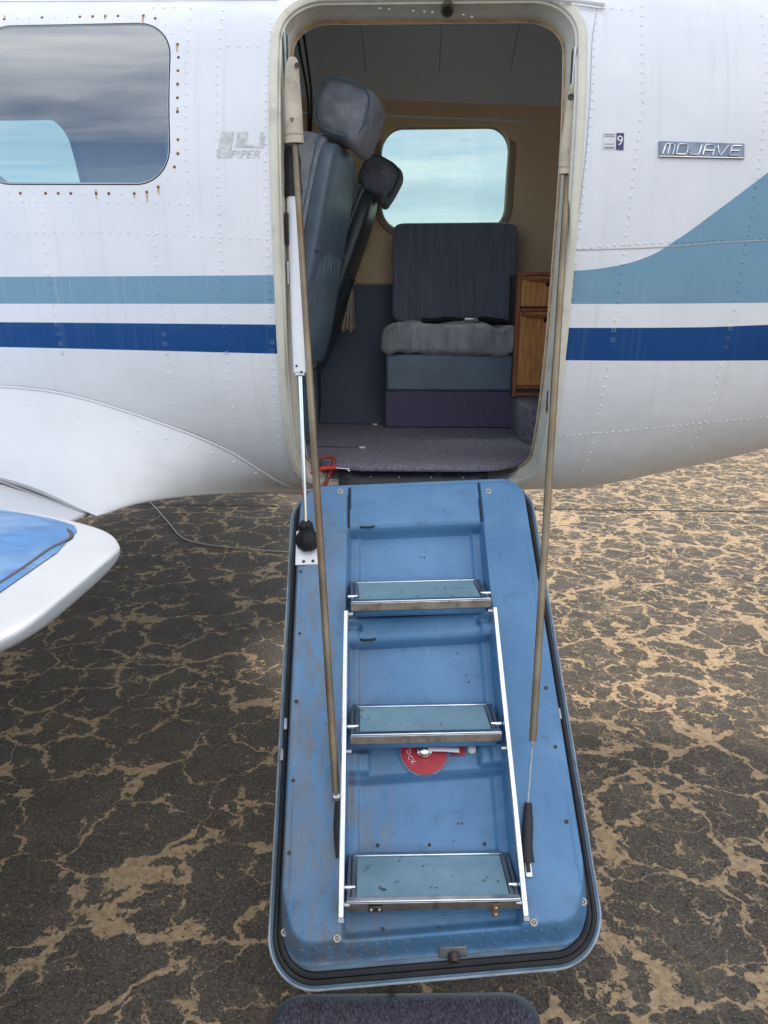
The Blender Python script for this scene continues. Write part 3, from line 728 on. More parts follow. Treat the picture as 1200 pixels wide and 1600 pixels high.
# MOJAVE badge: a cast plate with raised square lettering
def plate_uv(u, v): return (1029 + (1162 - 1029) * u + 0, (246.5 + 2.8 * u) + ((221 + 4.2 * u) - (246.5 + 2.8 * u)) * v)
b = MB(); P0, P1 = [], []
for u, v in ((0, 0), (.25, 0), (.5, 0), (.75, 0), (1, 0), (1, 1), (.75, 1), (.5, 1), (.25, 1), (0, 1)):
    p = on_f(*plate_uv(u, v)); n_ = gnorm(p); P0.append(p - n_ * .001); P1.append(p + n_ * .005)
b.loft([P0, P1]); badge = tag(b.build('name_badge', M_BADGE, plane, bevel=.0015), 'grey metal badge with raised chrome lettering')
GL = {'M': [[(0, 0), (.12, .75), (.25, 1), (.9, 1), (1, .8), (.9, 0)], [(.55, 1), (.45, 0)]], 'O': [[(.1, 0), (.85, 0), (.95, .2), (1, .85), (.9, 1), (.2, 1), (.08, .8), (0, .15), (.1, 0)]],
      'J': [[(1, 1), (.88, .12), (.78, 0), (.08, 0), (0, .2)]], 'A': [[(0, 0), (.12, .85), (.25, 1), (.92, 1), (1, .85), (.9, 0)], [(.05, .45), (.95, .45)]],
      'V': [[(.05, 1), (.3, .1), (.4, 0), (.5, .1), (1, 1)]], 'E': [[(1, 1), (.25, 1), (.12, .85), (0, .15), (.08, 0), (.88, 0)], [(.06, .5), (.85, .5)]]}
for i, ch in enumerate('MOJAVE'):
    b = MB(); u0 = .045 + i * .156; uw = .128
    for stroke in GL[ch]:
        pts = []
        for q in stroke:
            v = .20 + .62 * q[1]; u = u0 + uw * q[0] + .018 * (q[1] - .5); p = on_f(*plate_uv(u, v)); pts.append(p + gnorm(p) * .0062)
        b.tube(pts, .0017, 6)
    b.build('badge_letter', M_CHROME, badge)
b = MB(); pts = []
for u in (.0, .25, .5, .75, 1): p = on_f(*plate_uv(u, .05)); pts.append(p + gnorm(p) * .0052)
b.tube(pts, .0013, 6).build('badge_edge', M_CHROME, badge)

# ------------------------------------------------------------------ airstair door
HINGE = V3((-.0143, 2.2, 1.07)); SK = math.atan(.0598)
s0 = V3((0, 1.265 - 2.2, .155 - 1.07)); s0 /= np.linalg.norm(s0)
NV = V3((0, s0[2], -s0[1])); EX = V3((1, 0, 0))
SV = s0 * math.cos(SK) + EX * math.sin(SK); UV = EX * math.cos(SK) - s0 * math.sin(SK)
SHR = .036                                       # the outer end is cut slightly askew
def D(u, s, n): return HINGE + UV * u + SV * (s * (1 - SHR * u)) + NV * n
def dpx(px, py, n):                              # pixel -> local door (u, s) at height n
    r = ray(px, py); p0 = HINGE + NV * n; q = CO + r * (np.dot(p0 - CO, NV) / np.dot(r, NV)) - HINGE
    u = np.dot(q, UV); return u, np.dot(q, SV) / (1 - SHR * u)
LEN = 1.297
def hw(s): return .3625 + .0134 * s
def outline(inset, n=10, s_start=.018):
    a = [( -hw(s_start) + inset, s_start + inset), (hw(s_start) - inset, s_start + inset), (hw(LEN) - inset, LEN - inset), (-hw(LEN) + inset, LEN - inset)]
    r = [max(.02, .105 - inset), max(.02, .105 - inset), max(.02, .115 - inset), max(.02, .115 - inset)]
    return [p for p, nn in rounded(a, r, n)]
def rrsd(u, s, s0_, s1_, ins, r):
    h = hw(s) - ins; cx, cy = (s0_ + s1_) / 2, (s1_ - s0_) / 2
    qx = np.abs(u) - h + r; qy = np.abs(s - cx) - cy + r
    return np.hypot(np.maximum(qx, 0), np.maximum(qy, 0)) + np.minimum(np.maximum(qx, qy), 0) - r
def cch(s): return .007 - .0135 * s
CHW = .190
TOP = .068
def height(u, s):
    wl = .018 + .034 * sm(1.08, 1.22, s)           # the end wall slopes more than the sides
    sd_ = rrsd(u, s, .032, 1.250, .0215, .085)
    h = TOP * sm(-.002, -.030, sd_) ** .8 if False else TOP * (1 - sm(0, 1, (sd_ + wl) / (wl - .001)))
    uc = u - cch(s); e = CHW + .004 * s
    # recessed stair channel between the side panels
    prof = np.interp(s, [0, .186, .197, .205, .34, .405, .425, .452, .462, .515, .527, .534, .66, .74, .765, .795, .862, .872, .880, 1.02, 1.10, 1.14, 1.19, 1.3],
                        [TOP, TOP, TOP - .008, .012, .000, .000, .010, .014, .050, .052, .044, .004, -.004, -.004, .014, .016, .016, .026, .000, -.006, .002, .034, .040, .036])
    inch = 1 - sm(e - .005, e + .005, np.abs(uc))
    inch = inch * (1 - sm(1.190, 1.215, s))
    # inner shoulder strips along the channel sides
    sh = sm(e - .034, e - .024, np.abs(uc)) * (s > .205) * (s < 1.1)
    prof = prof + sh * .010
    # end blocks of the lever recess, pockets in the second ledge
    blk = sm(.13, .142, np.abs(uc)) * sm(.800, .812, s) * (1 - sm(.850, .862, s)); prof = prof + blk * .020
    pk = sm(.150, .160, np.abs(uc)) * sm(.472, .480, s) * (1 - sm(.492, .500, s)); prof = prof - pk * .018
    h2 = h * (1 - inch) + np.minimum(prof, h + .0) * inch
    gro = (np.abs(np.abs(uc) - e) < .004) & (s < .195) & (s > .055); h2 = np.where(gro, h2 - .007, h2)
    # slight dishing of the big side panels
    h2 = h2 + (.0022 * np.sin(s * 9 + u * 4) * (sd_ < -.03))
    return h2, sd_
door_o = None
NU, NS = 214, 365
us = np.linspace(-.375, .375, NU); ss = np.linspace(.002, 1.268, NS)
U_, S_ = np.meshgrid(us, ss); Hh, Sd = height(U_, S_)
b = MB(); keep = Sd < .004; idx = -np.ones(U_.shape, int); idx[keep] = np.arange(keep.sum())
PP = HINGE + U_[..., None] * UV + (S_ * (1 - SHR * U_))[..., None] * SV + (Hh + .002)[..., None] * NV
b.v = [tuple(p) for p in PP[keep].tolist()]
Q = np.stack([idx[:-1, :-1], idx[:-1, 1:], idx[1:, 1:], idx[1:, :-1]], -1).reshape(-1, 4); Q = Q[Q.min(1) >= 0]
b.f = [tuple(q) for q in Q.tolist()]; b.m = [0] * len(b.f)
door = tag(b.build('airstair_door', M_DOOR, plane, smooth=60), 'open blue stair door with three folding steps, resting out from the sill')
for sg in (-1, 1):
    P = [D(cch(s) + sg * (CHW + .004 * s), s, TOP + .0005 - .0035) for s in np.linspace(.060, .190, 6)]
    MB().tube(P, .0030, 6).build('panel_gap', M_BLACK, door)
# rim flange and curved outer skin below it
def bulge(s): return -.035 - .075 * math.sin(math.pi * min(1, max(0, s / LEN)))
b = MB()
R0 = outline(.060); R1 = outline(.004); R2 = outline(0.0); R3 = outline(.004)
b.loft([[D(u, s, -.006) for u, s in R0], [D(u, s, .0015) for u, s in R1], [D(u, s, -.001) for u, s in R2], [D(u, s, -.008) for u, s in R3]], True, False)
b.build('door_rim', M_RIM, door, smooth=50)
b = MB(); R4 = outline(.006)
rings = [[D(u, s, -.006) for u, s in R4], [D(u, s, bulge(s) * .6) for u, s in outline(.016)], [D(u, s, bulge(s)) for u, s in outline(.05)]]
for k in (.6, .3, .02):
    rings.append([D(u * k, LEN / 2 + (s - LEN / 2) * k, bulge(LEN / 2 + (s - LEN / 2) * k) - .004) for u, s in outline(.05)])
b.loft(rings, True, True).build('door_skin', M_WHITE, door, smooth=50)
# outer lip (pale worn edge) and black pressure seal
def loop(ins, n, r, name, m, flat=1.0):
    pts = [D(u, s, n) for u, s in outline(ins, 14)]; pts.append(pts[0]); b_ = MB(); b_.tube(pts, r, 8, flat=flat); return b_.build(name, m, door)
loop(.002, .0015, .0030, 'door_lip', M_RIMEDGE); loop(.0165, .003, .0060, 'pressure_seal', M_BLACK); loop(.029, .003, .0075, 'inner_seal', M_BLACK); loop(.008, .0018, .0018, 'rim_bead', M_RIM)
# rivets on the end wall of the pan
b = MB()
for row, n_ in ((1.236, .020), (1.217, .041)):
    for k in range(19):
        u = -.30 + .6 * k / 18 + random.uniform(-.004, .004)
        if abs(u + .02) < .03: continue
        hh = height(np.array([u]), np.array([row]))[0][0]
        rivet(b, D(u, row, hh + .0022), SV * .8 + NV * .6, .0048, .0020)
tag(b.build('rivets', M_DOOR, door, smooth=0), None, kind='stuff')
# big pale screws with finishing washers, and small dark screws
BIG = MB().lathe((0, 0, 0), (0, 0, 1), [(.0085, -.001), (.0085, .0012), (.0066, .0032), (.0050, .0024), (.0050, .0014), (.0042, .0018), (0, .0022)], 18).mesh('washer_screw', M_WASHER)
HOLE = MB().lathe((0, 0, 0), (0, 0, 1), [(.0040, -.001), (.0040, .0028), (.0028, .0032), (.0012, .0016), (0, .0016)], 12).mesh('screw_head', M_SCREWDK)
SML = MB().lathe((0, 0, 0), (0, 0, 1), [(.0046, -.001), (.0046, .0008), (.0032, .0016), (.0012, .0008), (0, .0008)], 12).mesh('screw', M_SCREWDK)
def doorat(px, py):
    n = TOP
    for _ in range(6):
        u, s = dpx(px, py, n); n = float(height(np.array([u]), np.array([s]))[0][0]) + .002
    return D(u, s, n)
for px, py in ((532, 768), (763, 768), (445, 1457), (527, 1466), (834, 1441), (911, 1409)):
    place('washer_screw', BIG, door, doorat(px, py), NV, sc=1.05); place('screw_head', HOLE, door, doorat(px, py), NV)
for px, py in ((836, 795), (848, 888), (470, 893), (468, 990), (463, 1096), (458, 1220), (452, 1333), (868, 1167), (885, 1284), (853, 1075), (590, 1321), (671, 1320), (757, 1319), (598, 1452), (686, 1451)):
    place('screw', SML, door, doorat(px, py), NV, sc=random.uniform(.85, 1.1))
# small dark chips where a stay once rubbed
b = MB()
for px, py in ((657, 871), (663, 871), (728, 1055), (732, 1066), (716, 1287), (722, 1286)):
    p = doorat(px, py); b.add([p + NV * .0006 + UV * .004 * math.cos(k * 1.05) * random.uniform(.4, 1) + SV * .005 * math.sin(k * 1.05) * random.uniform(.4, 1) for k in range(6)], [tuple(range(6))])
tag(b.build('paint_chips', M_SCREWDK, door, smooth=0), None, kind='stuff')
# finger pulls at the head of each recess
for px, py in ((574, 823), (576, 1005)):
    p = doorat(px, py); b = MB(); b.tube(spline([p - UV * .020 + NV * .002, p - UV * .012 + SV * .004 + NV * .004, p + UV * .012 + SV * .004 + NV * .004, p + UV * .020 + NV * .002], 5), .0028, 8); b.build('finger_pull', M_BLACK, door)
# latch fitting on the end wall
p = doorat(707, 1484); b = MB(); MX = np.array([UV, np.cross(SV * .75 + NV * .66, UV), SV * .75 + NV * .66]).T
b.box(p + SV * .004, (.064, .032, .006), MX); lf = b.build('latch_fitting', mat('grey_casting', (.16, .165, .17), .5, var=.2, vs=40), door, bevel=.003)
MB().lathe(p + SV * .008 - UV * -.002, SV * .8 + NV * .2, [(.013, 0), (.013, .016), (.0085, .018), (.0075, .006), (0, .006)], 20).build('latch_pin', M_SCREWDK, door)
# rim catches
for px, py in ((447, 1132), (873, 1116), (441, 1180)):
    u, s = dpx(px, py, .004); MB().box(D(u, s, .008), (.010, .030, .012), np.array([UV, SV, NV]).T).build('rim_catch', M_DARKSTEEL, door, bevel=.002)

# the three folding steps
TR = [dict(z=.845, fl=(548, 944), fr=(768, 938), bl=(563, 909), br=(747, 906)), dict(z=.600, fl=(547, 1152), fr=(785, 1147), bl=(562, 1102), br=(764, 1099)), dict(z=.350, fl=(540, 1413), fr=(815, 1408), bl=(562, 1334), br=(790, 1329))]
STEPS = []
for i, T in enumerate(TR):
    z = T['z']; fl, fr, bl, br = [on_z(*T[k], z) for k in ('fl', 'fr', 'bl', 'br')]
    ax = fr - fl; wdt = np.linalg.norm(ax); ax /= wdt; ay = V3((-ax[1], ax[0], 0)); dep = np.dot((bl + br) / 2 - (fl + fr) / 2, ay); az = V3((0, 0, 1))
    Mx = np.array([ax, ay, az]).T; c = (fl + fr) / 2 + ay * dep / 2
    STEPS.append((fl, fr, ax, ay, wdt, dep, z))
    iw = wdt - .030
    MB().box(c + az * -.004 - ay * .003, (iw - .016, dep - .022, .010), Mx).build('step_tread', M_TREAD, door, bevel=.0015)
    b = MB(); b.box(c - az * .010, (iw + .006, dep - .012, .010), Mx)
    b.box(c + ax * (iw / 2 - .002) - az * .001, (.009, dep - .018, .012), Mx); b.box(c - ax * (iw / 2 - .002) - az * .001, (.009, dep - .018, .012), Mx)
    b.box(c + ax * (iw / 2 + .009) - az * .006, (.008, dep - .010, .018), Mx); b.box(c - ax * (iw / 2 + .009) - az * .006, (.008, dep - .010, .018), Mx)
    b.build('step_frame', M_DARKSTEEL, door, bevel=.002)
    b = MB(); b.box((fl + fr) / 2 + ay * .004 - az * .009, (wdt, .009, .024), Mx); b.build('front_bar', M_STEEL, door, bevel=.0025)
    b = MB(); b.box((fl + fr) / 2 + ay * .006 + az * .0048, (wdt - .004, .014, .005), Mx); b.build('front_trim', M_CHROME, door, bevel=.0018)
    b = MB(); b.box(c + ay * (dep / 2 - .008) + az * .002, (iw - .004, .012, .007), Mx); b.build('rear_trim', M_CHROME, door, bevel=.0018)
    # blue under-lip hanging behind the front bar
    P = []
    for k in range(9):
        a = R(-20 + 130 * k / 8); P.append([(fl + fr) / 2 + ax * s_ * (wdt / 2 - .012) + ay * (.030 - .020 * math.cos(a)) - az * (.022 + .024 * math.sin(a)) for s_ in (-1, 1)])
    MB().grid(P).build('step_underlip', M_DOOR, door, solid=.004)
    for sg in (-1, 1): MB().cyl(c + ax * sg * (wdt / 2 - .020) - ay * dep * .20 + az * .002, c + ax * sg * (wdt / 2 + .006) - ay * dep * .20 + az * .002, .0055, 12).build('pivot_pin', M_CHROME, door)
    # arms that carry the step from the door pan
    for sg in (-1, 1):
        pa = c + ax * sg * (wdt / 2 - .012) - ay * (dep / 2 - .012) - az * .010; pb = c + ax * sg * (wdt / 2 - .010) + ay * (dep / 2 + .050) - az * .014
        MB().tube([pa, pb], .0070, 8, flat=.6).build('step_arm', M_DARKSTEEL, door)
# hardware on the lowest step
fl, fr, ax, ay, wdt, dep, z = STEPS[2]; Mx = np.array([ax, ay, V3((0, 0, 1))]).T
pc = fl + ax * .064 - ay * .004 + V3((0, 0, -.010)); MB().box(pc, (.030, .004, .013), Mx).build('latch_tab', M_SCREWDK, door, bevel=.0015)
for k in (-.009, .009): place('screw', SCR, door, pc + ax * k - ay * .002, -ay, sc=.8)
pc = fl + ax * .325 - ay * .004 + V3((0, 0, -.018)); MB().box(pc, (.015, .005, .034), Mx).build('step_clasp', mat('rusty_clasp', (.22, .15, .09), .6, .5, var=.4, vs=60), door, bevel=.0015)
for k in (-.010, .008): place('screw', SCR, door, pc + V3((0, 0, k)) - ay * .0025, -ay, sc=.9)
# polished side rails linking the steps
for (ptop, pbot, dtop, dbot) in (((541, 955), (533, 1440), 0, 0), ((773, 950), (822, 1437), 1, 1)):
    Yt = STEPS[0][dtop][1] - .006; Yb = STEPS[2][dbot][1] - .020
    a, c = on_y(*ptop, Yt), on_y(*pbot, Yb); d = c - a; ln = np.linalg.norm(d); d /= ln
    nx = EX - d * np.dot(EX, d); nx /= np.linalg.norm(nx); nz = np.cross(nx, d)
    Mx = np.array([nx, d, nz]).T
    MB().box((a + c) / 2, (.0125, ln, .020), Mx).build('side_rail', M_CHROME, door, bevel=.0025)
    MB().box(c - d * .002, (.015, .012, .024), Mx).build('rail_end', M_DARKSTEEL, door, bevel=.002)
    fx = 1 if ptop[0] < 600 else -1
    for q, st in ((0.012, STEPS[0]), (.5, STEPS[1]), (.955, STEPS[2])):
        pp = a + d * ln * q; MB().cyl(pp - EX * .004 * fx, pp + EX * .018 * fx, .006, 12).build('rail_pivot', M_STEEL, door)
# red lever placard under the middle step
u, s = dpx(663, 1173, .022); base = float(height(np.array([u]), np.array([s]))[0][0]) + .0075
pc = D(u, s, base)
disc = MB().lathe(pc, NV, [(.0585, -.008), (.0585, .0022), (.052, .0028), (.021, .0028), (.019, .0012), (.0, .0012)], 48).build('lever_placard', M_RED, door)
MB().lathe(pc, NV, [(.063, -.008), (.063, .0012), (.0585, .0012), (.0585, -.008)], 48).build('placard_ring', M_RIM, door)
MB().lathe(pc, NV, [(.020, .001), (.019, .010), (.014, .014), (.013, .020), (0, .022)], 28).build('lever_hub', M_CHROME, door)
b = MB(); b.tube([pc + NV * .018 + UV * .01, pc + NV * .020 + UV * .05 + SV * .003, pc + NV * .020 + UV * .085 + SV * .006], [.009, .008, .0095], 12, flat=.55); b.build('lever', M_WHITE_TUBE, door)
MB().box(pc + UV * .083 + SV * .004 + NV * .003, (.034, .024, .003), np.array([UV, SV, NV]).T).build('lever_tab', M_RED, door, bevel=.001)
MB().lathe(pc + UV * .118 + SV * .002, NV, [(.011, -.002), (.010, .006), (.005, .010), (0, .011)], 16).build('rubber_stop', M_LETTER, door)
for ch, ang in zip('LOCK', (196, 176, 156, 136)):
    vs, fs = text_mesh(ch); a = R(ang); b = MB()
    rad = UV * math.cos(a) + SV * math.sin(a); tan_ = -UV * math.sin(a) + SV * math.cos(a)
    b.add([pc + NV * .0032 + rad * (.034 + .011 * v_) - tan_ * .010 * (u_ - .5) for u_, v_ in vs], fs); b.build('lettering', M_LETTER, door, smooth=0)
# prop leg under the far end of the door
q = D(-.10, LEN - .03, -.05); MB().tube([q, q + V3((-.002, .03, -.05)), V3((q[0] - .004, 1.405, .004))], .0075, 10).build('prop_leg', M_BLACK, door)

# ------------------------------------------------------------------ stays between frame and door
# left gas spring: black boot, white cylinder, bright rod, rubber boot on a white base plate
top = on_y(456, 232, 2.07); plate_p = doorat(482, 856); low = plate_p + NV * .045
def lerp(t): return top + (low - top) * t
def t_at(py):
    best = min(range(1001), key=lambda k: abs(proj(lerp(k / 1000))[1] - py)); return best / 1000
def proj(p):
    v = cam.matrix_basis.inverted() @ Vector(p); return (600 + F * v.x / -v.z, 800 - F * v.y / -v.z)
ta, tb_ = t_at(305), t_at(583)
gas = MB().cyl(lerp(ta), lerp(tb_), .0185, 28).build('gas_spring', M_WHITE_TUBE, plane, bevel=.002)
b = MB(); b.tube([lerp(0), lerp(ta * .25), lerp(ta * .6), lerp(ta * .95), lerp(ta * 1.06)], [.017, .022, .021, .024, .0215], 16); b.build('spring_boot', M_BLACK, gas)
MB().cyl(lerp(tb_ - .002), lerp(.985), .0062, 16).build('spring_rod', M_CHROME, gas)
MB().cyl(lerp(tb_ - .006), lerp(tb_ + .008), .0165, 24).build('spring_collar', M_STEEL, gas, bevel=.002)
for k, uo in ((.955, -.006), (.99, .006)):
    t = ta + (tb_ - ta) * k; place('screw', SML, gas, lerp(t) + V3((uo, -.0183, 0)), (0, -1, 0), sc=.7)
MB().box(plate_p + NV * .002, (.071, .108, .004), np.array([UV, SV, NV]).T).build('base_plate', M_WHITE_TUBE, door, bevel=.004)
for k in (-.012, .014): place('screw', SML, door, plate_p + NV * .004 + UV * k + SV * .044, NV)
b = MB(); ax_ = (lerp(.95) - plate_p); rr_ = [.027, .031, .033, .029, .021, .017, .0185, .013]
pts = [plate_p + NV * .003 + ax_ * k for k in (0, .10, .3, .48, .62, .74, .9, 1.05)]
b.tube(pts, rr_, 22)
for i in range(len(b.v)):
    p = V3(b.v[i]); k = math.sin(p[0] * 310 + p[2] * 190) * math.sin(p[1] * 260 - p[2] * 140); b.v[i] = tuple(p + V3((.006 * k, .005 * k, .004 * k)))
b.build('rod_boot', M_BLACK, door, sub=1)
b = MB(); pk = top + V3((-.012, .012, .004)); b.sq(pk, (.016, .016, .016), e=1, e2=1, nu=16, nv=10); b.build('ball_joint', M_SCREWDK, gas)

# leather-sleeved support cables with corroded tube covers
def sleeve(name, path, wide, thick, parent):
    pts = spline(path, 8); n = len(pts); rings = []
    for i, p in enumerate(pts):
        t = i / (n - 1); w = np.interp(t, [0, .05, .2, 1], [wide * .35, wide * .55, wide * .72, wide]); h = np.interp(t, [0, .15, 1], [thick * .5, thick * .7, thick])
        rings.append([p + V3((w * math.cos(2 * math.pi * k / 20) * (1 + .05 * math.sin(5 * t + k)), h * math.sin(2 * math.pi * k / 20), 0)) for k in range(20)])
    inn = [[p + (q - p) * .86 for q in r_] for p, r_ in zip(pts, rings)]
    b_ = MB(); b_.loft(rings + [inn[-1], inn[-4]], True, True)
    o = b_.build(name, M_LEATHER, parent)
    e = rings[-3]; MB().tube([q + (q - pts[-3]) * .02 for q in e] + [e[0]], .0011, 6).build('sleeve_stitch', mat('thread', (.36, .30, .22), .8), o)
    return o
dl = doorat(527, 1252) + NV * .020
a = on_y(461, 226, 2.03)
cab1 = MB().tube([a + V3((-.004, 0, .06)), a, a + (dl - a) * .35, a + (dl - a) * .36, dl], [.0082, .0082, .0086, .0090, .0090], 14).build('support_tube', M_BRASS, plane)
sleeve('leather_sleeve', [on_y(457, 90, 2.05), on_y(456, 120, 2.045), on_y(459, 170, 2.04), on_y(461, 224, 2.03)], .024, .015, cab1)
place('screw', SML, cab1, on_y(464, 102, 2.035), (0, -1, 0), sc=1.3)
# its lower bracket and black strap
bp = doorat(531, 1247) + NV * .012; Mx = np.array([UV, SV, NV]).T
MB().box(bp + NV * .006, (.026, .010, .030), Mx).build('stay_bracket', M_WHITE_TUBE, door, bevel=.002)
MB().tube([bp - UV * .013 - SV * .034 + NV * .014, bp - UV * .014 - SV * .012 + NV * .018, bp - UV * .012 + NV * .020], .0022, 8).build('stay_clip', M_CHROME, door)
b = MB(); b.tube([bp + NV * .010 + SV * .004, doorat(527, 1290) + NV * .012, doorat(528, 1315) + NV * .008, doorat(529, 1341) + NV * .004], [.0095, .008, .0085, .006], 10, flat=.6); b.build('stay_strap', M_BLACK, door)
a = on_y(887, 272, 2.04); e2 = doorat(829, 1158) ; eh = doorat(823, 1262) + NV * .016; e2 = a + (eh - a) * 0
# the right tube ends short of the door: a bare wire goes on to the black grip
def tline(A_, B_, py):
    k = min(range(1001), key=lambda k_: abs(proj(A_ + (B_ - A_) * k_ / 1000)[1] - py)); return k / 1000
k1 = tline(a, eh, 1158); m1 = a + (eh - a) * k1 + V3((.002, 0, 0))
cab2 = MB().tube([a + V3((.004, 0, .05)), a, a + (m1 - a) * .33, a + (m1 - a) * .34, m1], [.0082, .0085, .0085, .0090, .0088], 14).build('support_tube', M_BRASS, plane)
sleeve('leather_sleeve', [on_y(895, 131, 2.06), on_y(892, 160, 2.055), on_y(890, 190, 2.05), on_y(886, 230, 2.045), on_y(884, 272, 2.035)], .0175, .013, cab2)
place('screw', SML, cab2, on_y(892, 151, 2.045), (0, -1, 0), sc=1.6)
MB().tube([m1, eh], .0024, 8).build('bare_wire', M_STEEL, cab2)
g = [doorat(824, 1256) + NV * .016, doorat(823, 1290) + NV * .016, doorat(822, 1325) + NV * .014, doorat(824, 1348) + NV * .010]
MB().tube(g, [.0085, .0125, .0125, .0145], 14, flat=.75).build('cable_grip', M_BLACK, door)
MB().box(doorat(825, 1356) + NV * .004, (.016, .040, .008), Mx).build('grip_bracket', M_STEEL, door, bevel=.002)
MB().box(doorat(824, 1352) + NV * .009, (.009, .030, .006), Mx).build('grip_slot', M_BLACK, door, bevel=.001)

# ------------------------------------------------------------------ wing, flap, root fairing, nacelles
def mirror(p, sd_): return V3((p[0], p[1] if sd_ < 0 else 2 * YC - p[1], p[2]))
def airfoil(xle, xte, z_te, th, n=18):
    ch = xte - xle; up, lo = [], []
    for k in range(n + 1):
        t = k / n; x = xle + ch * t; yt = 5 * th * (.2969 * math.sqrt(t) - .126 * t - .3516 * t ** 2 + .2843 * t ** 3 - .1036 * t ** 4)
        base = z_te + .10 * (1 - t)
        up.append((x, base + yt * ch * 1.15)); lo.append((x, base - yt * ch * .85))
    return up + lo[::-1][1:-1]
FLAPX = -.55
for sd_ in (-1, 1):
    # main wing panel; its trailing edge stops at the flap hinge
    rings = []
    for y, le, te, zz_ in ((2.50, -3.30, -1.28, 1.09), (1.90, -3.20, -1.26, 1.11), (1.2, -2.95, -1.24, 1.17), (.2, -2.80, -1.30, 1.26), (-1.2, -2.6, -1.35, 1.38), (-3.6, -2.3, -1.45, 1.58)):
        rings.append([mirror((x, y, z), sd_) for x, z in airfoil(le, te, zz_, .13)])
    MB().loft(rings).build('wing', M_WHITE, plane, smooth=50)
    rings = []
    r0, r1 = on_y(137, 802, 1.875), on_y(0, 750, 1.875)
    for y, dx, dz in ((1.872, 0, 0), (1.4, .0, .040), (.9, -.02, .082), (.2, -.05, .14), (-1.0, -.10, .24)):
        te = (r0[0] + dx, r0[2] + dz); le = (-1.30 + dx, r0[2] + dz + .135)
        rings.append([mirror((te[0], y, te[1] + .003), sd_), mirror(((te[0] * .6 + le[0] * .4), y, te[1] + .062), sd_), mirror((le[0], y, le[1]), sd_), mirror((le[0] - .02, y, le[1] - .06), sd_), mirror(((te[0] * .5 + le[0] * .5), y, te[1] + .010), sd_), mirror((te[0], y, te[1] - .003), sd_)])
    MB().loft(rings).build('flap', M_WHITE, plane, smooth=25)
    # curved fillet between wing root and fuselage
    upc = [(-2.9, 1.33), (-2.2, 1.38), (-1.6, 1.395), (-1.181, 1.368), (-.976, 1.341), (-.747, 1.259), (-.579, 1.172), (-.435, 1.05), (-.372, .995)]
    upc = [V3((x, yf(x, z) - .004, z)) for x, z in upc[:3]] + [on_f(*q) + V3((0, -.004, 0)) for q in ((0, 603), (115, 618), (250, 660), (350, 700))]
    upc += [V3((x, yf(x, z) - .004, z)) for x, z in ((-.425, 1.062), (-.372, .998))]
    lw = [(-2.9, 1.90, 1.22), (-2.2, 1.88, 1.23), (-1.6, 1.87, 1.205), tuple(on_y(0, 748, 1.86) + V3((0, 0, .004))), tuple(on_y(151, 806, 1.85)), tuple(on_y(214, 785, 1.94)), tuple(on_y(300, 772.5, 2.08)), tuple(on_y(400, 767, 2.25)), tuple(on_y(478, 765, 2.40))]
    A_ = spline(upc, 8); B_ = spline(lw[:5], 8)[:-1] + spline(lw[4:], 8); P = []
    for p, q in zip(A_, B_):
        mid = V3(((p[0] + q[0]) / 2, p[1] * .78 + q[1] * .22, p[2] * .25 + q[2] * .75)) + V3((0, -.01, .035))
        row = [(1 - t) ** 2 * p + 2 * t * (1 - t) * mid + t * t * q for t in np.linspace(0, 1, 14)]
        inner = V3((q[0], max(q[1] + .10, yf(q[0], max(q[2] - .03, .99)) + .06), q[2] - .03))
        if q[0] < -.90: inner = q + V3((0, .06, -.05))
        row += [q + V3((0, .004, -.006)), (q + inner) / 2 + V3((0, 0, -.014)), inner]
        P.append([mirror(r_, sd_) for r_ in row])
    MB().grid(P).build('root_fairing', M_WHITE, plane, smooth=70)
    if sd_ < 0:
        b = MB(); b.tube([p + V3((0, -.002, 0)) for p in A_], .0028, 6); b.build('fairing_seal', M_WHITE, plane)
        b = MB(); 
        for p, row in zip(A_[20::3], P[20::3]):
            q = V3(row[2]); rivet(b, q, V3((0, -.8, .6)), .004, .0014)
        for k in range(7):
            x = -.90 - .062 * k; t = (x - B_[32][0]) / (B_[24][0] - B_[32][0]); q = B_[32] + (B_[24] - B_[32]) * t + V3((0, .012, .010)); rivet(b, q, V3((0, -.5, .85)), .0035, .0012)
            rivet(b, (x, 1.845, r0[2] + (r0[0] - x) * .385 + .004), V3((.3, 0, .95)), .003, .001)
        tag(b.build('fairing_rivets', M_WHITE, plane, smooth=0), None, kind='stuff')
        # grey strip standing in for the dark of the open slot between fairing and flap
        p0, p1 = on_y(98, 789, 1.868), on_y(136, 803, 1.868); MB().tube([on_y(0, 752, 1.866), p0, p1], [.0025, .004, .007], 8).build('slot_dark_strip', M_SEAM, plane)
    # engine nacelle with a flat blunt tail behind the wing
    YN = .86; SECN = [(-.444, .05, 1.221, .012), (-.446, .10, 1.220, .022), (-.452, .14, 1.2185, .031), (-.468, .175, 1.217, .039), (-.50, .225, 1.214, .048), (-.55, .275, 1.211, .057), (-.64, .34, 1.206, .070), (-.78, .425, 1.198, .092), (-1.0, .485, 1.18, .15), (-1.4, .51, 1.16, .24), (-2.2, .50, 1.15, .33), (-3.2, .46, 1.15, .34), (-3.9, .40, 1.17, .30), (-4.3, .24, 1.20, .20), (-4.4, .08, 1.2, .08)]
    SECN = [(x + .022, w, zc + .030 * math.exp(-((x + .42) / .5) ** 2), h) for x, w, zc, h in [(a_, b_, c_, d_ * (.50 if a_ > -.6 else (.66 if a_ > -.9 else 1))) for a_, b_, c_, d_ in SECN]]
    SECN = [tuple(q_) for q_ in spline([V3(q_) for q_ in SECN], 5)]; SECN = [q_ for i_, q_ in enumerate(SECN) if i_ == 0 or q_[0] < SECN[i_ - 1][0] - 1e-5]
    rings = []
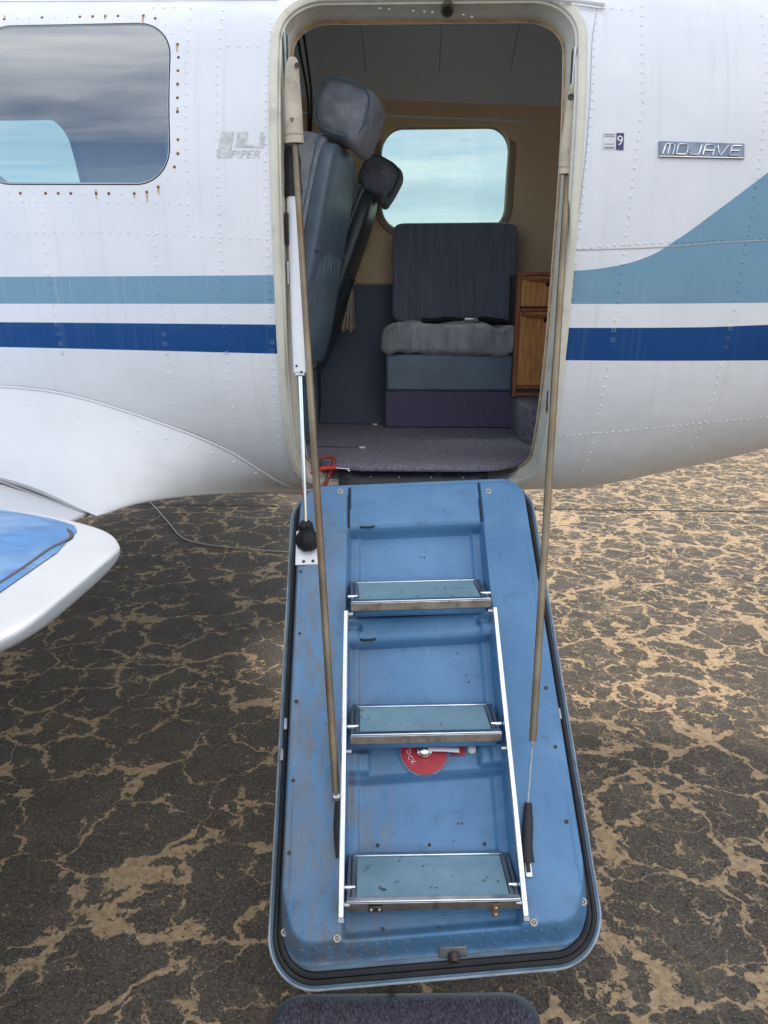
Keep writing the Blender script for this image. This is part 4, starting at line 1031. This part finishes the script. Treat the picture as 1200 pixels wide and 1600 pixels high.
    for x, w, zc, h in SECN:
        rings.append([mirror((x, YN + w * math.copysign(abs(math.cos(a_)) ** .62, math.cos(a_)), zc + h * (1 if math.sin(a_) < 0 else .62) * math.copysign(abs(math.sin(a_)) ** .8, math.sin(a_))), sd_) for a_ in [2 * math.pi * k / 56 for k in range(56)]])
    nac = MB().loft(rings).build('nacelle', M_NACELLE, plane, smooth=60)
    NT = pchip(np.array([-s_[0] for s_ in SECN]), np.array([s_[2] + .62 * s_[3] for s_ in SECN])); NWd = pchip(np.array([-s_[0] for s_ in SECN]), np.array([s_[1] for s_ in SECN]))
    nw_, nz_, nh_ = [pchip(np.array([-s_[0] for s_ in SECN]), np.array([s_[k] for s_ in SECN])) for k in (1, 2, 3)]
    def ntop(x, dy, lift=.0015):
        w, zc, h = nw_(-x), nz_(-x), nh_(-x); c = min(1, abs(dy) / w) ** (1 / .62); return zc + .62 * h * max(0, 1 - c * c) ** .4 + lift
    P = []
    for x in np.linspace(-.505, -2.4, 90):
        w = max(.01, nw_(-x) - .040) * min(1, math.sqrt(max(0, (-.497 - x) / .035))); P.append([mirror((x, YN + w * k, ntop(x, w * k)), sd_) for k in np.linspace(-1, 1, 25)])
    MB().grid(P).build('nacelle_top_panel', M_BLUE_TOP, nac)
    b = MB(); xx = np.linspace(-.545, -2.2, 30)
    edge = [(-.552, YN + k * .30) for k in np.linspace(-1, 1, 16)]
    path = [(-2.0, YN + .20)] + [(-1.2, YN + .33), (-.80, YN + .37), (-.60, YN + .27), (-.524, YN + .19), (-.524, YN + .12), (-.521, YN + .03), (-.526, YN - .06), (-.540, YN - .14), (-.62, YN - .24), (-.9, YN - .32), (-2.0, YN - .25)]
    pts = spline([(x, y, 0) for x, y in path], 8)
    b.tube([mirror((p[0], p[1], ntop(p[0], p[1] - YN, .001)), sd_) for p in pts], [(.0034 if 28 < i < 70 else .001) for i in range(len(pts))], 8, flat=.5); b.build('panel_seal', M_BLACK, nac)
    # main landing gear
    gy = YN; gp = mirror((-3.0, gy, 0), sd_)
    MB().cyl(gp + V3((0, 0, .30)), gp + V3((-.02, 0, 1.1)), .045, 20).build('gear_leg', M_GEAR, plane)
    tz = MB().lathe(gp + V3((.03, -.09, .26)), (0, 1, 0), [(.12, 0), (.20, 0), (.24, .02), (.26, .06), (.26, .12), (.24, .16), (.20, .18), (.12, .18)], 36).build('wheel', M_BLACK, plane)
    MB().lathe(gp + V3((.03, -.095, .26)), (0, 1, 0), [(.02, .01), (.11, 0), (.125, .01), (.125, .18), (.11, .19), (.02, .18)], 30).build('rim', M_GEAR, tz)
MB().cyl((-4.7, YC, .25), (-4.75, YC, 1.3), .04, 18).build('gear_leg', M_GEAR, plane)
tz = MB().lathe((-4.66, YC - .07, .22), (0, 1, 0), [(.10, 0), (.17, 0), (.205, .02), (.22, .05), (.22, .09), (.205, .12), (.17, .14), (.10, .14)], 32).build('wheel', M_BLACK, plane)
MB().lathe((-4.66, YC - .075, .22), (0, 1, 0), [(.02, .01), (.095, 0), (.105, .01), (.105, .14), (.095, .15), (.02, .14)], 26).build('rim', M_GEAR, tz)

# ------------------------------------------------------------------ cabin furniture
def lean_seat(name, loc, lean, yaw, mats, label, group, hs=1.0, hz=.705, pocket=True):
    t = empty(name, loc, label, 'seat', group); fab, vin = mats
    Mz = rotm(0, 0, yaw); Ml = Mz @ rotm(0, lean, 0)
    base = V3(loc); piv = base + V3((0, 0, .36))
    def P_(x, y, z): return piv + Ml @ V3((x, y, z))
    def taper(p):
        k = (p[2] / .36 + 1) / 2; return (p[0], p[1] * (1.0 - .16 * max(0, k - .55) / .45), p[2])
    bk = MB().sq(P_(-.058, 0, .295), (.058, .210, .335), Ml, .30, .28, 48, 36, taper).build('backrest', fab, t)
    def shellfn(p):
        k = (p[2] / .36 + 1) / 2; q = taper(p); return (q[0] + .014 * math.sin(k * 2.6), q[1], q[2])
    sh = MB().sq(P_(.000, 0, .285), (.031, .204, .328), Ml, .30, .36, 48, 36, shellfn).build('back_shell', vin, t)
    # piping between the velour and the vinyl, on both faces of the cushion
    for xo, yo in ((-.018, .2115), (-.104, .206)):
        pts = [P_(xo, -yo, -.02)] + [P_(xo, -yo * (1 - .16 * max(0, k - .55) / .45), -.02 + .60 * k) for k in np.linspace(.1, .93, 12)] + [P_(xo, -.15, .620), P_(xo, 0, .632), P_(xo, .15, .620)] + [P_(xo, yo * (1 - .16 * max(0, k - .55) / .45), -.02 + .60 * k) for k in np.linspace(.93, 0, 10)]
        MB().tube(spline(pts, 3), .0035, 6).build('piping', M_RIM if fab is M_SEAT_GREY else vin, bk)
    hm = Ml @ rotm(0, 6, 0)
    def headfn(p):
        z = p[2] / .115; return (p[0] + (.012 * z), p[1] * (1 - .10 * max(0, z)), p[2] - (.020 * (p[0] / .09) if z < 0 else 0) + .010 * math.sin(p[0] * 60) * (z < -.3))
    hd = MB().sq(P_(.022, 0, hz), (.090 * hs, .140 * hs, .084 * hs), hm, .55, .48, 48, 30, headfn).build('headrest', fab, t)
    ring_ = [P_(.022, 0, hz) + hm @ V3((.080 * hs * math.copysign(abs(math.cos(a)) ** .6, math.cos(a)), -.120 * hs, .073 * hs * math.copysign(abs(math.sin(a)) ** .7, math.sin(a)) + .004)) for a in np.linspace(0, 2 * math.pi, 40)]
    MB().tube(ring_, .0032, 6).build('piping', M_RIM if fab is M_SEAT_GREY else vin, hd)
    ct = base + Mz @ V3((-.26, 0, .33))
    MB().sq(ct, (.27, .225, .085), Mz, .3, .3, 40, 18).build('seat_cushion', fab, t)
    MB().sq(base + Mz @ V3((-.24, 0, .135)), (.24, .20, .135), Mz, .12, .14, 32, 14).build('seat_base', vin, t)
    if pocket:       # gathered map pocket low on the back shell
        G = []
        for i in range(22):
            v = i / 21; row = []
            for k in range(41):
                w = -1 + 2 * k / 40; ga = math.sin(k * 2.4) * .0045 * math.exp(-v * 3.5)
                row.append(P_(.040 + .022 * math.sin(v * 2.5) * (1 - .5 * w * w) + ga - .03 * abs(w) ** 6, w * .202, .30 - v * .36))
            G.append(row)
        MB().grid(G).build('map_pocket', vin, t, solid=.004)
        MB().tube([P_(.040 + math.sin(k * 2.4) * .003, (-1 + 2 * k / 40) * .200, .302) for k in range(41)], .004, 6).build('pocket_hem', vin, t)
    return t
lean_seat('cabin_seat', (-.385, 2.56, FLOOR + .006), 12, -7, (M_SEAT_GREY, M_SEAT_TEAL), 'light grey velour cabin seat with teal vinyl back, just inside the doorway', 'forward-facing cabin seats')
lean_seat('cabin_seat', (-.41, 3.02, FLOOR - .045), 21, 0, (M_SEAT_DARK, M_SEAT_DKVINYL), 'dark slate reclined cabin seat against the far wall, behind the grey one', 'forward-facing cabin seats', .84, .675)

# rear bench seat facing the door
rs = empty('bench_seat', (.14, 3.05, FLOOR + .006), 'dark slate bench seat with square backrest below the cabin window, facing the doorway', 'seat')
zf = FLOOR + .006
MB().box((.142, 3.060, zf + .075), (.535, .17, .150)).build('carpeted_base', M_CARPET_DK, rs, bevel=.008)
MB().box((.143, 3.060, zf + .222), (.530, .185, .144)).build('vinyl_base', M_SEAT_TEAL, rs, bevel=.010)
def cushfn(p):
    return (p[0] + .004 * math.sin(p[2] * 90), p[1] + .006 * math.sin(p[0] * 38 + 1) * (p[1] < 0), p[2] + .009 * math.sin(p[0] * 27) + .006 * math.sin(p[0] * 71 + p[1] * 20) - .010 * max(0, (p[0] - .1)) * (p[2] > 0) * 4)
MB().sq((.142, 3.065, zf + .350), (.285, .125, .062), None, .42, .22, 90, 24, cushfn).build('seat_cushion', M_BLANKET, rs)
Mb = rotm(-7, 0, 0)
M_BENCH = mat('streaked_slate_velour', (.15, .165, .21), .9, var=.14, vs=20, bump=.3, bs=160, sheen=.2, stretch=(3.5, 1, .22))
MB().sq((.150, 3.200, zf + .600), (.253, .055, .196), Mb, .16, .12, 90, 60, lambda p: (p[0], p[1] + (.004 * math.sin(p[0] * 30) + .007 * math.exp(-((p[2] + .03 + .01 * math.sin(p[0] * 14)) / .010) ** 2) * (abs(p[0]) < .2)) * (p[1] < 0), p[2])).build('backrest', M_BENCH, rs)
b = MB(); b.grid([[(.02 + .40 * k / 20, 3.02 + .11 * j_, zf + .424 - .004 * math.sin(k * .9) - (.012 if k > 16 else 0) + .006 * (1 - abs(j_ * 2 - 1))) for j_ in (0, .25, .5, .75, 1)] for k in range(21)])
b.build('seat_belt', M_BELT, rs, solid=.004)
MB().box((.212, 3.005, zf + .428), (.056, .030, .016), rotm(20, 0, 0)).build('belt_buckle', M_CHROME, rs, bevel=.003)

# built-in cabinet and the carpeted step it stands on
zc0 = 1.236
st = MB(); st.sq((.545, 2.93, (FLOOR + zc0) / 2), (.165, .30, (zc0 - FLOOR) / 2 + .006), None, .2, .3, 48, 16); st.build('carpeted_box', M_CARPET, plane)
cab = empty('cabinet', (.50, 3.0, zc0 + .006), 'oak veneer cabinet with mahogany trim, a small drawer above a tall door', 'cabinet')
z0 = zc0 + .006; cx = .52; fy = 2.905
MB().box((cx, fy + .145, z0 + .23), (.295, .27, .455)).build('carcass', M_WOODSIDE, cab, bevel=.003)
b = MB()
for x in (cx - .140, cx + .140): b.box((x, fy + .003, z0 + .23), (.016, .020, .462))
for z in (.008, .035, .325, .455): b.box((cx, fy + .004, z0 + z), (.264, .014, .012))
b.build('face_frame', M_WOODDK, cab, bevel=.002)
MB().box((cx, fy + .002, z0 + .180), (.262, .010, .274)).build('cabinet_door', M_WOOD, cab, bevel=.002)
MB().box((cx, fy + .002, z0 + .392), (.262, .010, .108)).build('drawer_front', M_WOOD, cab, bevel=.002)
for z in (.310, .440):
    b = MB(); b.tube(spline([(cx - .128, fy - .006, z0 + z + .004), (cx - .09, fy - .010, z0 + z - .006), (cx, fy - .012, z0 + z - .008), (cx + .09, fy - .010, z0 + z - .006), (cx + .128, fy - .006, z0 + z + .004)], 6), .007, 8); b.build('scooped_pull', M_WOODDK, cab)
    MB().lathe((cx - .035, fy - .004, z0 + z - .022), (0, -1, 0), [(.008, 0), (.008, .006), (.005, .009), (0, .009)], 14).build('lock_button', M_BLACK, cab)

# seat tracks in the carpet, loose cloth at the far wall
for (x0, y0), (x1, y1) in (((505, 661), (586, 663)), ((498, 697), (566, 699))):
    p, q = on_z(x0, y0, FLOOR + .010), on_z(x1, y1, FLOOR + .010); MB().tube([p, q], .0030, 6, flat=.5).build('seat_track', M_STEEL, plane)
    MB().box(q, (.020, .008, .006)).build('track_stop', M_LETTER, plane, bevel=.001)
bp_ = on_y(549, 452, 3.14); b = MB(); G = []
for i in range(16):
    v = i / 15; row = []
    for k in range(13):
        w = -1 + k / 6; row.append((bp_[0] - .006 + .034 * w * (.35 + .65 * v) - .012 * v, 3.145 + .010 * math.sin(k * 2.1) * v - .02 * v, bp_[2] - .165 * v + .008 * math.sin(k * 1.3) * v))
    G.append(row)
tag(MB().grid(G).build('hanging_cloth', M_CLOTH, None, solid=.004, org=(bp_[0], 3.145, bp_[2] - .165)), 'beige cloth strap hanging on the dark far wall behind the reclined seat', 'cloth')

# ------------------------------------------------------------------ loose things at the sill and on the ground
hp = [on_y(477, 790, 2.16), on_y(475, 765, 2.19), on_y(478, 750, 2.22), on_y(490, 738, 2.23), on_y(503, 732, 2.235), on_y(525, 731, 2.24)]
b = MB(); b.tube(spline(hp, 8), .0072, 12)
hose = b.build('red_cable', M_RED_HOSE, None, org=tuple(hp[0])); tag(hose, 'red plastic-covered cable looped over the door sill, with a bare wire end', 'cable')
b = MB(); o_ = V3(hp[0]); b.tube([q for q in spline([on_y(487, 733, 2.26), on_y(500, 718, 2.27), on_y(517, 713, 2.28), on_y(522, 722, 2.27), on_y(513, 745, 2.24), on_y(505, 765, 2.21)], 8)], .0066, 12)
h2 = b.build('cable_loop', mat('darker_red_hose', (.22, .03, .025), .5, var=.3, vs=20), hose); h2.location = -Vector(hp[0])
b = MB(); q0, q1 = on_y(525, 731, 2.24), on_y(546, 733, 2.24); b.tube([q0, q1], .0020, 8); b.tube([q1 + V3((.006 * math.cos(k), 0, .006 * math.sin(k))) for k in np.linspace(0, 6.28, 14)], .0014, 6)
h3 = b.build('wire_end', M_CHROME, hose); h3.location = -Vector(hp[0])

cp = [on_z(225, 776, .006), on_z(240, 790, .006), on_z(263, 816, .006), on_z(285, 840, .006), on_z(320, 850, .006), on_z(380, 857, .006), on_z(470, 864, .006), on_z(520, 866, .006)]
tag(MB().tube(spline(cp, 10), .0048, 8).build('cord', M_CORD, None, org=tuple(cp[3])), 'thin pale cord lying on the asphalt beneath the belly', 'cord')

# door mat on the ground below the door
mx0, mx1, my1, my0 = -.315, .300, 1.385, .93
ol_ = rounded([(mx0, my0), (mx1, my0), (mx1 + .002, my1 + .006), (mx0, my1 - .028)], [.07] * 4, 8)
b = MB(); b.loft([[(p[0], p[1], .001) for p, nn in ol_], [(p[0], p[1], .011) for p, nn in ol_], [(p[0] + nn[0] * .003, p[1] + nn[1] * .003, .013) for p, nn in ol_], [(p[0] + nn[0] * .022, p[1] + nn[1] * .022, .013) for p, nn in ol_], [(p[0] + nn[0] * .024, p[1] + nn[1] * .024, .009) for p, nn in ol_]])
fm = empty('floor_mat', ((mx0 + mx1) / 2, (my0 + my1) / 2, 0), 'purple-grey carpet mat with dark bound edge on the asphalt below the open door', 'mat')
b.build('bound_edge', M_SEAT_DKVINYL, fm)
b = MB(); ins = [p + nn * .020 for p, nn in ol_]
from_poly = [(p[0], p[1]) for p in ins]
def inside(x, y):
    c = False; j_ = len(from_poly) - 1
    for i in range(len(from_poly)):
        xi, yi = from_poly[i]; xj, yj = from_poly[j_]
        if (yi > y) != (yj > y) and x < (xj - xi) * (y - yi) / (yj - yi) + xi: c = not c
        j_ = i
    return c
b.add([(p[0], p[1], .012) for p in ins], [tuple(range(len(ins)))])
b.build('mat_backing', M_CARPET, fm, smooth=0)
b = MB(); rng = random.Random(3); cnt = 0; vs, fs = [], []
while cnt < 64000:
    x, y = rng.uniform(mx0, mx1), rng.uniform(my0, my1 + .01)
    if not inside(x, y): continue
    a = rng.uniform(0, 6.283); h = rng.uniform(.006, .011); dx, dy = .0016 * math.cos(a), .0016 * math.sin(a); lx, ly = rng.uniform(-.004, .004), rng.uniform(-.004, .004)
    o = len(vs); vs += [(x - dx, y - dy, .012), (x + dx, y + dy, .012), (x + lx, y + ly, .012 + h)]; fs.append((o, o + 1, o + 2)); cnt += 1
b.v = vs; b.f = fs; b.m = [0] * len(fs)
me_ = bpy.data.meshes.new('carpet_pile'); me_.from_pydata(vs, [], fs); me_.materials.append(mat('pile', (.23, .22, .28), .95, var=.4, vs=120)); me_.update()
tag(link('carpet_pile', me_, fm), None, kind='stuff')
